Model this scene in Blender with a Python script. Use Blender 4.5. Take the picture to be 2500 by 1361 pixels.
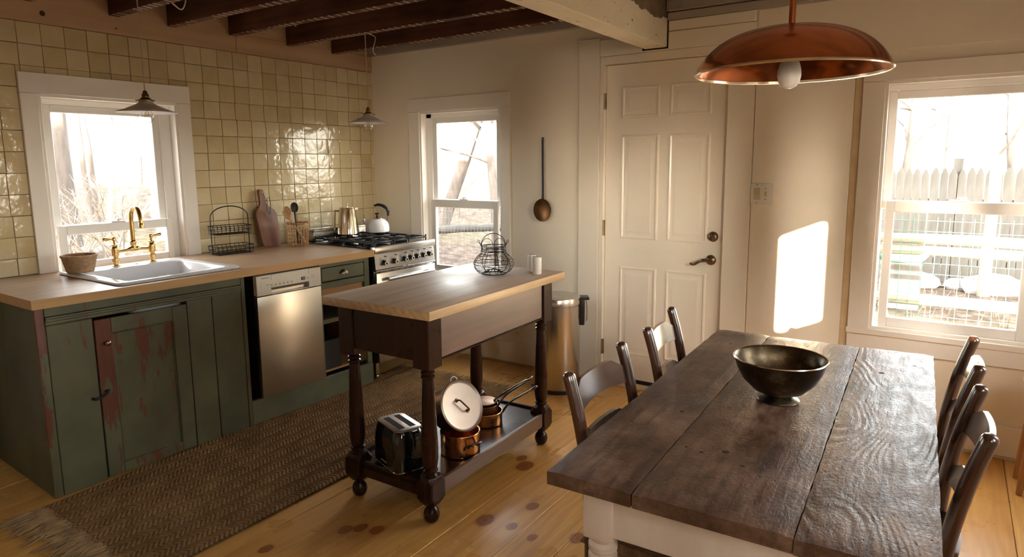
import bpy, bmesh, math, random
from mathutils import Vector, Matrix
random.seed(7)
scene = bpy.context.scene
for o in list(bpy.data.objects): bpy.data.objects.remove(o)
COL = scene.collection
PI = math.pi

# ------------------------------------------------------------------ camera
F_PX, CX, CY = 1597.5, 1250.0, 630.2
cam_data = bpy.data.cameras.new('camera'); cam = bpy.data.objects.new('camera', cam_data); COL.objects.link(cam)
yaw, pitch, roll = math.radians(34.0706), math.radians(-8.2797), math.radians(-0.4805)
fwd = Vector((-math.sin(yaw)*math.cos(pitch), math.cos(yaw)*math.cos(pitch), math.sin(pitch)))
rgt = Vector((math.cos(yaw), math.sin(yaw), 0)); upv = rgt.cross(fwd)
r2 = math.cos(roll)*rgt + math.sin(roll)*upv; u2 = -math.sin(roll)*rgt + math.cos(roll)*upv
m = Matrix((r2, u2, -fwd)).transposed().to_4x4(); m.translation = Vector((3.9415, -3.8344, 1.4513))
cam.matrix_world = m
cam_data.sensor_fit = 'HORIZONTAL'; cam_data.sensor_width = 36.0
cam_data.lens = F_PX/2500*36.0
cam_data.shift_y = (CY-680.5)/2500.0
cam_data.clip_start = 0.05; cam_data.clip_end = 300
scene.camera = cam

# ------------------------------------------------------------------ sky, sun, exposure
SUN_DIR = Vector((-0.6, 1.0, -0.27)).normalized()
world = bpy.data.worlds.new('world'); scene.world = world; world.use_nodes = True
wt = world.node_tree; wt.nodes.clear()
wo = wt.nodes.new('ShaderNodeOutputWorld'); bg = wt.nodes.new('ShaderNodeBackground')
sky = wt.nodes.new('ShaderNodeTexSky'); sky.sky_type = 'NISHITA'; sky.sun_disc = False
sky.sun_elevation = math.asin(-SUN_DIR.z); sky.sun_rotation = math.atan2(-SUN_DIR.x, -SUN_DIR.y)
sky.air_density = 1.0; sky.dust_density = 2.5; sky.ozone_density = 1.0; sky.altitude = 50
hsv = wt.nodes.new('ShaderNodeHueSaturation'); hsv.inputs['Saturation'].default_value = 0.5
wt.links.new(sky.outputs[0], hsv.inputs['Color'])
haze = wt.nodes.new('ShaderNodeMix'); haze.data_type = 'RGBA'; haze.inputs[0].default_value = 0.7
haze.inputs[7].default_value = (.83, .735, .60, 1)     # thin bright winter haze over the whole sky
wt.links.new(hsv.outputs[0], haze.inputs[6]); wt.links.new(haze.outputs[2], bg.inputs[0]); bg.inputs[1].default_value = 1.0
wt.links.new(bg.outputs[0], wo.inputs[0])
sun = bpy.data.lights.new('sun', 'SUN'); sun.energy = 11.0; sun.angle = math.radians(0.9); sun.color = (1.0, 0.83, 0.62)
so = bpy.data.objects.new('sun', sun); COL.objects.link(so)
so.rotation_euler = SUN_DIR.to_track_quat('-Z', 'Y').to_euler(); so.location = (8, -8, 6)
vs = scene.view_settings
vs.view_transform = 'Standard'; vs.look = 'None'; vs.gamma = 1.0; vs.use_curve_mapping = False
vs.exposure = 3.58
cy = scene.cycles
cy.use_denoising = True
cy.max_bounces = 10; cy.diffuse_bounces = 6; cy.glossy_bounces = 4; cy.transmission_bounces = 6; cy.transparent_max_bounces = 16
cy.caustics_reflective = False; cy.caustics_refractive = False; cy.sample_clamp_indirect = 8.0

# ------------------------------------------------------------------ node helpers
class NT:
    def __init__(s, name):
        s.mat = bpy.data.materials.new(name); s.mat.use_nodes = True
        s.t = s.mat.node_tree; s.t.nodes.clear()
    def n(s, typ, ins=None, **props):
        nd = s.t.nodes.new('ShaderNode'+typ)
        for k, v in props.items(): setattr(nd, k, v)
        for k, v in (ins or {}).items():
            sk = nd.inputs[k]
            if hasattr(v, 'is_output'): s.t.links.new(v, sk)
            else:
                if isinstance(v, tuple) and len(v) == 3 and sk.type == 'RGBA': v = v+(1,)
                sk.default_value = v
        return nd
    def pos(s): return s.n('NewGeometry').outputs['Position']
    def obj(s): return s.n('TexCoord').outputs['Object']
    def mapv(s, vec, scale=(1,1,1), loc=(0,0,0), rot=(0,0,0)):
        return s.n('Mapping', {'Vector': vec, 'Scale': scale, 'Location': loc, 'Rotation': rot}).outputs[0]
    def noise(s, vec, scale, detail=4, rough=.55, dist=0):
        return s.n('TexNoise', {'Vector': vec, 'Scale': scale, 'Detail': detail, 'Roughness': rough, 'Distortion': dist}).outputs[0]
    def math(s, op, a, b=0.0, clamp=False):
        return s.n('Math', {0: a, 1: b}, operation=op, use_clamp=clamp).outputs[0]
    def ramp(s, fac, stops, interp='LINEAR'):
        nd = s.n('ValToRGB', {'Fac': fac}); cr = nd.color_ramp; cr.interpolation = interp
        while len(cr.elements) < len(stops): cr.elements.new(.5)
        for e, (p, c) in zip(cr.elements, stops):
            e.position = p; e.color = (c, c, c, 1) if not isinstance(c, tuple) else c+(1,)
        return nd.outputs[0]
    def mix(s, fac, a, b, blend='MIX'):
        nd = s.n('Mix', {}, data_type='RGBA', blend_type=blend)
        for sk, v in ((nd.inputs[0], fac), (nd.inputs[6], a), (nd.inputs[7], b)):
            if hasattr(v, 'is_output'): s.t.links.new(v, sk)
            else: sk.default_value = v+(1,) if isinstance(v, tuple) else v
        return nd.outputs[2]
    def bump(s, h, strength=.3, dist=.01, normal=None):
        ins = {'Height': h, 'Strength': strength, 'Distance': dist}
        if normal is not None: ins['Normal'] = normal
        return s.n('Bump', ins).outputs[0]
    def out(s, color, rough=.5, metal=0.0, normal=None, spec=.5, coat=0.0, coat_rough=.05, aniso=0.0):
        ins = {'Base Color': color, 'Roughness': rough, 'Metallic': metal, 'Specular IOR Level': spec}
        if normal is not None: ins['Normal'] = normal
        if coat: ins['Coat Weight'] = coat; ins['Coat Roughness'] = coat_rough
        if aniso: ins['Anisotropic'] = aniso
        b = s.n('BsdfPrincipled', ins)
        o = s.n('OutputMaterial'); s.t.links.new(b.outputs[0], o.inputs[0])
        return s.mat
def hx(h):
    def f(c): c /= 255; return c/12.92 if c <= .04045 else ((c+.055)/1.055)**2.4
    return tuple(f(int(h[i:i+2], 16)) for i in (0, 2, 4))
def simple(name, col, rough=.5, metal=0, var=.12, vs=6, bs=None, bstr=.2, spec=.5, coat=0, coord='obj', stretch=(1,1,1), rvar=0):
    t = NT(name); v = t.obj() if coord == 'obj' else t.pos()
    v = t.mapv(v, stretch)
    nz = t.noise(v, vs)
    a = tuple(min(1, c*(1+var)) for c in col); b = tuple(c*(1-var) for c in col)
    c = t.ramp(nz, [(.3, b), (.7, a)])
    nrm = t.bump(t.noise(v, bs, 3), bstr, .004) if bs else None
    r = rough if not rvar else t.ramp(nz, [(.3, max(.02, rough-rvar)), (.7, rough+rvar)])
    return t.out(c, r, metal, nrm, spec, coat)

MT = {}
WALL = (.88, .795, .665)
MT['wall'] = simple('wall_paint', WALL, .42, var=.03, vs=2.5, bs=35, bstr=.07, coord='pos')
MT['trim'] = simple('trim_paint', (.89, .815, .70), .33, var=.03, vs=3, bs=18, bstr=.05, coord='pos')
MT['casing'] = simple('window_casing_paint', (.89, .83, .755), .33, var=.035, vs=3, bs=18, bstr=.05, coord='pos')
MT['vinyl'] = simple('window_vinyl', (.88, .85, .81), .3, var=.02, vs=3)
MT['door'] = simple('door_paint', (.89, .81, .69), .3, var=.02, vs=3, bs=60, bstr=.03, coord='pos')
MT['tanstrip'] = simple('bare_wood_strip', (.70, .54, .33), .6, var=.15, vs=8, coord='pos')
MT['greyboard'] = simple('whitewashed_board', (.44, .38, .33), .8, var=.25, vs=5, bs=40, bstr=.3, coord='pos', stretch=(.25, 1, 1))
MT['grout'] = simple('grout', (.17, .135, .075), .9, var=.2, vs=30, coord='pos')
MT['black_metal'] = simple('black_wire', (.012, .011, .010), .4, .6, var=.2)
MT['dark_void'] = simple('dark_gap', (.01, .008, .006), .9)
MT['black_gloss'] = simple('black_enamel', (.004, .004, .005), .07, var=.1, coat=.5)
MT['black_plastic'] = simple('black_plastic', (.012, .012, .014), .35)
MT['white_enamel'] = simple('white_enamel', (.84, .83, .82), .07, var=.015, coat=.4)
MT['sink'] = simple('sink_enamel', (.80, .79, .80), .1, var=.02, coat=.4)
MT['ceramic'] = simple('white_ceramic', (.83, .80, .76), .12, var=.02)
MT['brass'] = simple('brass', (.62, .41, .17), .24, 1, var=.1, vs=12, rvar=.05)
MT['old_brass'] = simple('aged_brass', (.35, .25, .13), .35, 1, var=.3, vs=25)
MT['antique_bronze'] = simple('antique_bronze', (.23, .17, .11), .33, 1, var=.3, vs=30)
MT['chrome'] = simple('chrome', (.86, .80, .70), .06, 1, var=.03)
MT['gold_steel'] = simple('polished_steel', (.80, .72, .58), .09, 1, var=.05)
MT['steel'] = simple('brushed_steel', (.56, .53, .49), .27, 1, var=.06, vs=30, bs=260, bstr=.03, stretch=(1, 1, .02), rvar=.04)
MT['steel_h'] = simple('brushed_steel_across', (.60, .58, .56), .25, 1, var=.05, vs=30, stretch=(1, .02, 1), rvar=.04)
MT['dw_steel'] = simple('dishwasher_steel', (.72, .66, .56), .34, 1, var=.01, vs=4)
MT['can_steel'] = simple('bin_steel', (.60, .57, .53), .24, 1, var=.05, vs=8, stretch=(1, 1, .05), rvar=.05)
MT['panel_light'] = simple('control_panel', (.78, .73, .64), .3, 0, var=.02)
MT['panel_mark'] = simple('panel_marking', (.42, .40, .36), .5)
MT['iron'] = simple('cast_iron', (.012, .012, .014), .42, .2, var=.3, vs=30)
MT['copper_lamp'] = simple('lamp_copper', (.47, .155, .065), .16, 1, var=.3, vs=5, rvar=.06)
MT['pewter_rim_highlight'] = simple('bright_rim', (.85, .72, .58), .18, 1)
MT['tin'] = simple('tinned_lid', (.44, .37, .32), .42, 1, var=.08, vs=10, rvar=.06)
MT['copper_pan'] = simple('pan_copper', (.58, .27, .11), .24, 1, var=.28, vs=7, rvar=.08)
MT['copper_dark'] = simple('aged_copper', (.16, .078, .034), .38, 1, var=.35, vs=16, rvar=.08)
MT['copper_wire'] = simple('copper_wire', (.55, .30, .15), .35, 1, var=.2, vs=20)
MT['iron_handle'] = simple('iron_handle', (.16, .13, .11), .35, .9, var=.3, vs=20)
MT['wood_pale'] = simple('pale_wood', (.52, .33, .17), .5, var=.2, vs=8, stretch=(1, 1, .12))
MT['stool'] = simple('stool_wood', (.36, .17, .065), .4, var=.25, vs=9, stretch=(1, 1, .1))
MT['drawer_wood'] = simple('drawer_wood', (.50, .29, .13), .55, var=.2, vs=8, coord='pos', stretch=(1, .1, 1))
MT['cord'] = simple('cloth_cord', (.55, .45, .33), .8, var=.1)
MT['cord_white'] = simple('white_cord', (.75, .70, .62), .7, var=.05)
MT['shade'] = simple('milk_glass_shade', (.74, .70, .70), .15, var=.02)
MT['bulb'] = simple('led_bulb', (.83, .80, .77), .3, var=.01)
MT['ivory'] = simple('ivory_switch', (.56, .50, .30), .35)
MT['plate'] = simple('white_plate', (.80, .77, .72), .35, var=.02)
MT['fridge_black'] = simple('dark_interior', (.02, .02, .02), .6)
MT['lcd'] = simple('lcd', (.04, .05, .04), .2)
MT['picket'] = simple('weathered_picket', (0.063, 0.058, 0.050), .9, var=.35, vs=5, stretch=(3, 3, .4))
MT['rail'] = simple('split_rail', (0.302, 0.252, 0.173), .85, var=.3, vs=5, stretch=(.4, 3, 3))
MT['bark'] = simple('bark', (0.078, 0.063, 0.054), .95, var=.45, vs=14, bs=20, bstr=.6, stretch=(1, 1, .25))
MT['bark_light'] = simple('dry_branch', (0.204, 0.174, 0.144), .9, var=.3, vs=10)
MT['straw'] = simple('dry_grass', (0.177, 0.143, 0.097), .9, var=.35, vs=4)
MT['hedge'] = simple('hedge_green', (.03, .05, .02), .9, var=.4, vs=6)
MT['mesh_green'] = simple('green_wire', (0.055, 0.143, 0.110), .6, var=.1)
MT['mesh_grey'] = simple('grey_wire', (0.096, 0.096, 0.096), .6)
MT['rock'] = simple('rock', (.30, .29, .28), .9, var=.3, vs=5, bs=12, bstr=.5)
MT['jute_fringe'] = simple('jute_fringe', (.31, .195, .09), .9, var=.35, vs=20)
MT['filament'] = simple('filament', (.5, .35, .15), .4, 1)
MT['twine'] = simple('twine', (.10, .06, .035), .8)

def m_glass():
    t = NT('window_glass')
    tr = t.n('BsdfTransparent', {'Color': (.97, .98, .98)}); gl = t.n('BsdfGlossy', {'Color': (1, 1, 1), 'Roughness': .01})
    fc_ = t.n('LayerWeight', {'Blend': .5}).outputs['Facing']
    k = t.math('ADD', t.math('MULTIPLY', t.math('POWER', fc_, 5.0), .9), .03)
    mx = t.n('MixShader', {0: k, 1: tr.outputs[0], 2: gl.outputs[0]})
    o = t.n('OutputMaterial'); t.t.links.new(mx.outputs[0], o.inputs[0]); return t.mat
MT['glass'] = m_glass()

def m_tile():
    t = NT('zellige_tile'); p = t.pos()
    rnd = t.n('ObjectInfo').outputs['Random']
    base = t.ramp(rnd, [(0, (.54, .42, .22)), (.35, (.62, .50, .285)), (.7, (.68, .56, .34)), (1, (.73, .62, .40))])
    nz = t.noise(p, 9, 3); c = t.mix(.35, base, t.ramp(nz, [(.3, (.55, .42, .21)), (.75, (.75, .64, .45))]))
    h = t.math('ADD', t.noise(p, 13, 2), t.math('MULTIPLY', t.noise(p, 60, 2), .12))
    return t.out(c, .085, 0, t.bump(h, .22, .02), .55, coat=.25, coat_rough=.04)
MT['tile'] = m_tile()

def m_pine():
    t = NT('pine_plank'); p = t.pos(); rnd = t.n('ObjectInfo').outputs['Random']
    off = t.n('CombineXYZ', {'X': t.math('MULTIPLY', rnd, 7.0), 'Y': t.math('MULTIPLY', rnd, 31.0)}).outputs[0]
    pv = t.n('VectorMath', {0: p, 1: off}, operation='ADD').outputs[0]
    dist = t.noise(t.mapv(pv, (1.6, .35, 1)), 2.2, 2)
    gv = t.n('VectorMath', {0: t.mapv(pv, (1, .045, 1)), 1: t.n('CombineXYZ', {'X': t.math('MULTIPLY', dist, .22)}).outputs[0]}, operation='ADD').outputs[0]
    wv = t.n('TexWave', {'Vector': gv, 'Scale': 7.0, 'Distortion': 2.5, 'Detail': 2.0, 'Detail Scale': 1.2}, wave_type='BANDS', bands_direction='X').outputs[1]
    tone = t.ramp(rnd, [(0, (.58, .295, .070)), (.5, (.69, .39, .105)), (1, (.76, .46, .15))])
    c = t.mix(t.math('MULTIPLY', wv, .28), tone, (.40, .18, .05))
    grain = t.noise(t.mapv(pv, (1, .035, 1)), 70, 4, .65); c = t.mix(t.ramp(grain, [(.40, 0.0), (.72, .55)]), c, (.42, .19, .045))
    blotch = t.noise(t.mapv(pv, (1, .3, 1)), 3.5, 3)
    c = t.mix(t.ramp(blotch, [(.42, 0.0), (.72, .5)]), c, (.72, .42, .14))
    kn = None
    for (kx, ky, r) in [(2.439,-1.827,.030),(2.558,-1.807,.019),(2.013,-2.192,.022),(2.055,-2.150,.021),(2.121,-2.125,.022),(2.313,-1.331,.034),(2.255,-1.27,.022),(2.67,-1.83,.016),(2.82,-1.736,.026),(2.545,-1.63,.022),(4.36,-.62,.02),(2.25,-2.36,.018),(3.0,-1.0,.022),(1.86,-2.45,.02)]:
        d = t.n('VectorMath', {0: t.mapv(p, (1, .72, 0)), 1: (kx, ky*.72, 0)}, operation='DISTANCE').outputs['Value']
        q = t.math('DIVIDE', d, r)
        kn = q if kn is None else t.math('MINIMUM', kn, q)
    kn = t.math('ADD', kn, t.math('MULTIPLY', t.math('SUBTRACT', t.noise(p, 45, 2), .5), .5))
    kmask = t.ramp(t.math('MULTIPLY', kn, .4), [(.2, 1.0), (.42, .75), (.5, .25), (.68, 0.0)])
    kcol = t.ramp(t.math('MULTIPLY', kn, .4), [(.0, (.26, .075, .022)), (.25, (.34, .105, .028)), (.36, (.13, .03, .010)), (.55, (.46, .17, .04))])
    c = t.mix(kmask, c, kcol)
    rr = t.ramp(t.noise(p, 5, 3), [(.3, .24), (.7, .40)])
    return t.out(c, rr, 0, t.bump(t.math('ADD', wv, t.noise(pv, 6, 2)), .05, .004), .5)
MT['pine'] = m_pine()

def m_wood(name, dark, light, axis=1, scale=9, rough=.5, bumps=.15, dist=3.0, stretch=.06, rvar=.1, coat=0, coat_rough=.22, spec=.5):
    t = NT(name); p = t.obj()
    st = [1, 1, 1]; st[axis] = stretch
    gv = t.mapv(p, tuple(st))
    wv = t.n('TexWave', {'Vector': gv, 'Scale': scale, 'Distortion': dist, 'Detail': 3.0, 'Detail Scale': 1.4}, wave_type='BANDS', bands_direction='DIAGONAL').outputs[1]
    nz = t.noise(gv, scale*3.2, 4); n2 = t.noise(p, 3.2, 3)
    f = t.math('ADD', t.math('MULTIPLY', wv, .10), t.math('ADD', t.math('MULTIPLY', nz, .55), t.math('MULTIPLY', n2, .35)))
    c = t.ramp(f, [(.28, dark), (.75, light)])
    r = t.ramp(n2, [(.3, max(.05, rough-rvar)), (.7, rough+rvar)])
    return t.out(c, r, 0, t.bump(t.math('ADD', t.math('MULTIPLY', wv, .12), nz), bumps, .003), spec, coat, coat_rough)
MT['joist'] = m_wood('joist_wood', (.022, .008, .004), (.085, .032, .014), 0, 8, .7, .3)
MT['header'] = m_wood('header_board_wood', (.46, .28, .15), (.64, .42, .25), 1, 5, .7, .2)
MT['butcher'] = m_wood('butcher_block', (.33, .20, .115), (.52, .345, .215), 1, 7, .38, .06, rvar=.06)
MT['butcher_edge'] = m_wood('butcher_block_edge', (.46, .25, .095), (.62, .38, .17), 1, 7, .4, .06)
MT['island_top'] = m_wood('bleached_worktop', (.40, .265, .175), (.62, .475, .35), 1, 7, .48, .1, rvar=.07)
MT['island_edge'] = m_wood('worn_worktop_edge', (.40, .23, .10), (.68, .50, .30), 1, 14, .5, .3)
MT['stain'] = m_wood('dark_stained_wood', (.009, .003, .0018), (.042, .013, .007), 2, 10, .28, .1, rvar=.05, spec=.3)
MT['stain_sheen'] = m_wood('dark_stain_painted_sheen', (.05, .024, .015), (.15, .075, .05), 1, 7, .42, .10, rvar=.04, coat=1.0, coat_rough=.40)  # sheen on the window side put into a lighter base colour
MT['stain_shelf'] = m_wood('dark_stained_shelf', (.010, .0045, .004), (.030, .013, .010), 1, 9, .26, .2, rvar=.06)
MT['chair'] = m_wood('dark_chair_wood', (.016, .0045, .002), (.085, .026, .009), 2, 11, .24, .06, rvar=.05, coat=1.0)
MT['board'] = m_wood('cutting_board_wood', (.09, .028, .012), (.38, .165, .085), 2, 5, .4, .06, stretch=.12, rvar=.06)
MT['dark_spoon'] = m_wood('dark_spoon_wood', (.018, .012, .010), (.045, .03, .025), 2, 10, .45, .1)

def m_joist():
    t = NT('joist_with_lath_marks'); p = t.pos(); g = t.n('NewGeometry')
    gv = t.mapv(p, (.07, 1, 1))
    nz = t.noise(gv, 26, 4); n2 = t.noise(p, 3.2, 3)
    c = t.ramp(t.math('ADD', t.math('MULTIPLY', nz, .55), t.math('MULTIPLY', n2, .5)), [(.32, (.030, .010, .004)), (.75, (.15, .052, .020))])
    sx = t.n('SeparateXYZ', {0: p})
    st = t.math('FRACT', t.math('ADD', t.math('MULTIPLY', sx.outputs[0], 19.0), t.math('MULTIPLY', n2, 1.5)))
    nzn = t.n('SeparateXYZ', {0: g.outputs['Normal']}).outputs[2]
    low = t.math('LESS_THAN', nzn, -.5)
    msk = t.math('MULTIPLY', t.math('MULTIPLY', t.math('GREATER_THAN', st, .72), low), t.math('GREATER_THAN', t.noise(p, 7, 2), .46))
    c = t.mix(t.math('MULTIPLY', msk, .75), c, (.55, .43, .33))
    return t.out(c, .7, 0, t.bump(nz, .35, .006), .3)
MT['joist'] = m_joist()

def m_beam():
    t = NT('chipped_white_beam'); p = t.pos(); o = t.obj()
    sx = t.n('SeparateXYZ', {0: o})
    n1 = t.noise(t.mapv(p, (1, .6, 1)), 5, 5, .65)
    # bare wood along the upper edge, with a ragged border
    e = t.math('ADD', t.math('MULTIPLY', t.math('SUBTRACT', sx.outputs[2], .105), 14.0), t.math('MULTIPLY', t.math('SUBTRACT', n1, .5), 3.2))
    bare = t.ramp(e, [(.49, 0.0), (.52, 1.0)])
    chips = t.ramp(t.noise(t.mapv(p, (1, .5, 1)), 24, 4, .7), [(.66, 0.0), (.68, 1.0)])
    mk = t.math('MAXIMUM', bare, chips)
    paint = t.ramp(n1, [(.3, (.70, .62, .46)), (.7, (.82, .74, .59))])
    wood = t.ramp(t.noise(p, 12, 3), [(.3, (.13, .09, .055)), (.7, (.23, .165, .105))])
    c = t.mix(mk, paint, wood)
    h = t.math('SUBTRACT', t.math('MULTIPLY', t.noise(t.mapv(p, (1, .15, 1)), 14, 4), .4), mk)
    return t.out(c, .6, 0, t.bump(h, .5, .006))
MT['beam'] = m_beam()

def m_green(name, wear=.0, base=(.104, .100, .052)):
    t = NT(name); p = t.pos()
    n1 = t.noise(t.mapv(p, (1, 1, .45)), 2.3, 4, .6); n2 = t.noise(t.mapv(p, (1, 2.5, .55)), 11, 5, .65); n3 = t.noise(p, 5, 3)
    g = t.ramp(n3, [(.25, tuple(c*.72 for c in base)), (.75, tuple(c*1.28 for c in base))])
    red = t.ramp(n2, [(.35, (.10, .022, .010)), (.7, (.16, .048, .022))])
    e = t.math('ADD', t.math('ADD', t.math('MULTIPLY', n1, .62), t.math('MULTIPLY', n2, .5)), wear)
    mk = t.ramp(e, [(.735, 0.0), (.76, 1.0)])
    c = t.mix(mk, g, red)
    speck = t.ramp(t.noise(p, 55, 3, .7), [(.70, 0.0), (.73, .7)])
    c = t.mix(speck, c, (.03, .03, .018))
    h = t.math('SUBTRACT', t.math('MULTIPLY', n2, .35), t.math('ADD', mk, speck))
    return t.out(c, .5, 0, t.bump(h, .22, .004))
MT['green'] = m_green('distressed_green_paint', .035)
MT['green_worn'] = m_green('distressed_green_worn', .165)
MT['green_panel'] = m_green('distressed_green_panel', .085)
MT['green_new'] = m_green('green_paint', -.3, (.125, .132, .080))
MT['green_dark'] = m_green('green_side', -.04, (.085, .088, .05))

def m_white_distress():
    t = NT('distressed_white_paint'); p = t.obj()
    n1 = t.noise(t.mapv(p, (1, 1, .35)), 9, 5, .65); n2 = t.noise(p, 30, 4, .7)
    mk = t.ramp(t.math('ADD', t.math('MULTIPLY', n1, .7), t.math('MULTIPLY', n2, .4)), [(.69, 0.0), (.72, .9)])
    c = t.mix(mk, t.ramp(n1, [(.3, (.62, .50, .41)), (.7, (.72, .61, .52))]), (.22, .09, .045))
    return t.out(c, .45, 0, t.bump(t.math('SUBTRACT', n1, mk), .25, .004))
MT['white_wood'] = m_white_distress()

def m_table(name, seed, cathedral):
    t = NT(name); p = t.obj()
    v = t.mapv(p, (1, 1, 1), (seed, seed*1.7, 0))
    warp = t.noise(t.mapv(v, (1.3, .5, 1)), 2.2, 2)
    gv = t.n('VectorMath', {0: t.mapv(v, (1, .11 if cathedral else .05, 1)), 1: t.n('CombineXYZ', {'X': t.math('MULTIPLY', warp, .5 if cathedral else .16)}).outputs[0]}, operation='ADD').outputs[0]
    wv = t.n('TexWave', {'Vector': gv, 'Scale': 15.0 if cathedral else 14.0, 'Distortion': 2.6, 'Detail': 3.0, 'Detail Scale': 1.6, 'Detail Roughness': .6}, wave_type='BANDS', bands_direction='X').outputs[1]
    sm = t.noise(t.mapv(v, (1, .35, 1)), 34, 5, .7); lg = t.noise(v, 5.5, 5, .68); fine = t.noise(t.mapv(v, (1, .7, 1)), 130, 3, .6)
    f = t.math('ADD', t.math('MULTIPLY', lg, .6), t.math('ADD', t.math('MULTIPLY', sm, .34), t.math('MULTIPLY', wv, .05 if cathedral else 0.0)))
    c = t.ramp(f, [(.32, (.022, .010, .006)), (.43, (.070, .032, .017)), (.52, (.125, .066, .040)), (.66, (.24, .145, .10))])
    pits = t.ramp(t.noise(t.mapv(v, (1, .5, 1)), 62, 3, .55), [(.68, 0.0), (.75, 1.0)])
    c = t.mix(pits, c, (.012, .006, .004))
    patch = t.ramp(t.noise(v, 2.6, 2), [(.42, 0.0), (.62, 1.0)])
    wvm = t.math('MULTIPLY', t.math('MULTIPLY', wv, patch), .34 if cathedral else 0.0)
    h = t.math('SUBTRACT', t.math('ADD', wvm, t.math('ADD', t.math('MULTIPLY', sm, .6), t.math('MULTIPLY', fine, .40))), t.math('MULTIPLY', pits, .4))
    streak = t.noise(t.mapv(v, (1, .06, 1)), 42, 4, .6); h = t.math('ADD', h, t.math('MULTIPLY', streak, .7)); c = t.mix(t.ramp(streak, [(.50, 0.0), (.66, .65)]), c, (.028, .013, .008))
    r = t.ramp(sm, [(.3, .32), (.7, .55)])
    return t.out(c, r, 0, t.bump(h, .6, .005), .55)
MT['plank_a'] = m_table('rustic_table_plank_a', 1.3, False)
MT['plank_b'] = m_table('rustic_table_plank_b', 4.1, False)
MT['plank_c'] = m_table('rustic_table_plank_c', 7.7, True)

def m_pewter():
    t = NT('patinated_bronze'); p = t.obj(); n1 = t.noise(p, 14, 5, .65)
    c = t.ramp(n1, [(.35, (.055, .040, .025)), (.55, (.095, .07, .042)), (.68, (.21, .165, .10))])
    return t.out(c, t.ramp(n1, [(.3, .26), (.7, .42)]), 1, None)
MT['bowl'] = m_pewter()

def m_jute():
    t = NT('jute_braid'); p = t.pos()
    n1 = t.noise(p, 60, 4, .7); n2 = t.noise(p, 5, 3)
    c = t.ramp(t.math('ADD', t.math('MULTIPLY', n1, .6), t.math('MULTIPLY', n2, .4)), [(.3, (.12, .062, .022)), (.55, (.26, .145, .058)), (.75, (.42, .26, .115))])
    return t.out(c, .9, 0, t.bump(t.noise(p, 260, 3), .5, .003), .2)
MT['jute'] = m_jute()

def m_weave(name, a, b, sc=220):
    t = NT(name); p = t.obj()
    nz = t.noise(p, 40, 3)
    c = t.ramp(nz, [(.3, a), (.7, b)])
    return t.out(c, .8, 0, t.bump(t.noise(p, sc, 2), .4, .003), .25)
MT['wicker'] = m_weave('woven_basket', (.27, .16, .085), (.47, .30, .17))
MT['rush'] = m_weave('rush_seat', (.10, .052, .022), (.24, .15, .08))

def m_ground():
    t = NT('leaf_litter'); p = t.pos()
    n1 = t.noise(p, 9, 6, .75); n2 = t.noise(p, .5, 3)
    c = t.ramp(n1, [(.3, (.02, .015, .012)), (.5, (.075, .056, .042)), (.7, (.17, .13, .10))])
    c = t.mix(t.ramp(n2, [(.5, 0.0), (.7, .35)]), c, (.12, .12, .05))
    return t.out(c, .95, 0, t.bump(n1, .8, .03), .1)
MT['ground'] = m_ground()
def m_bulbglass():
    t = NT('clear_bulb'); tr = t.n('BsdfTransparent', {'Color': (.96, .95, .93)}); gl = t.n('BsdfGlossy', {'Roughness': .02})
    mx = t.n('MixShader', {0: t.math('ADD', t.n('LayerWeight', {'Blend': .35}).outputs[1], .04), 1: tr.outputs[0], 2: gl.outputs[0]})
    o = t.n('OutputMaterial'); t.t.links.new(mx.outputs[0], o.inputs[0]); return t.mat
MT['bulb_glass'] = m_bulbglass()
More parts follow.
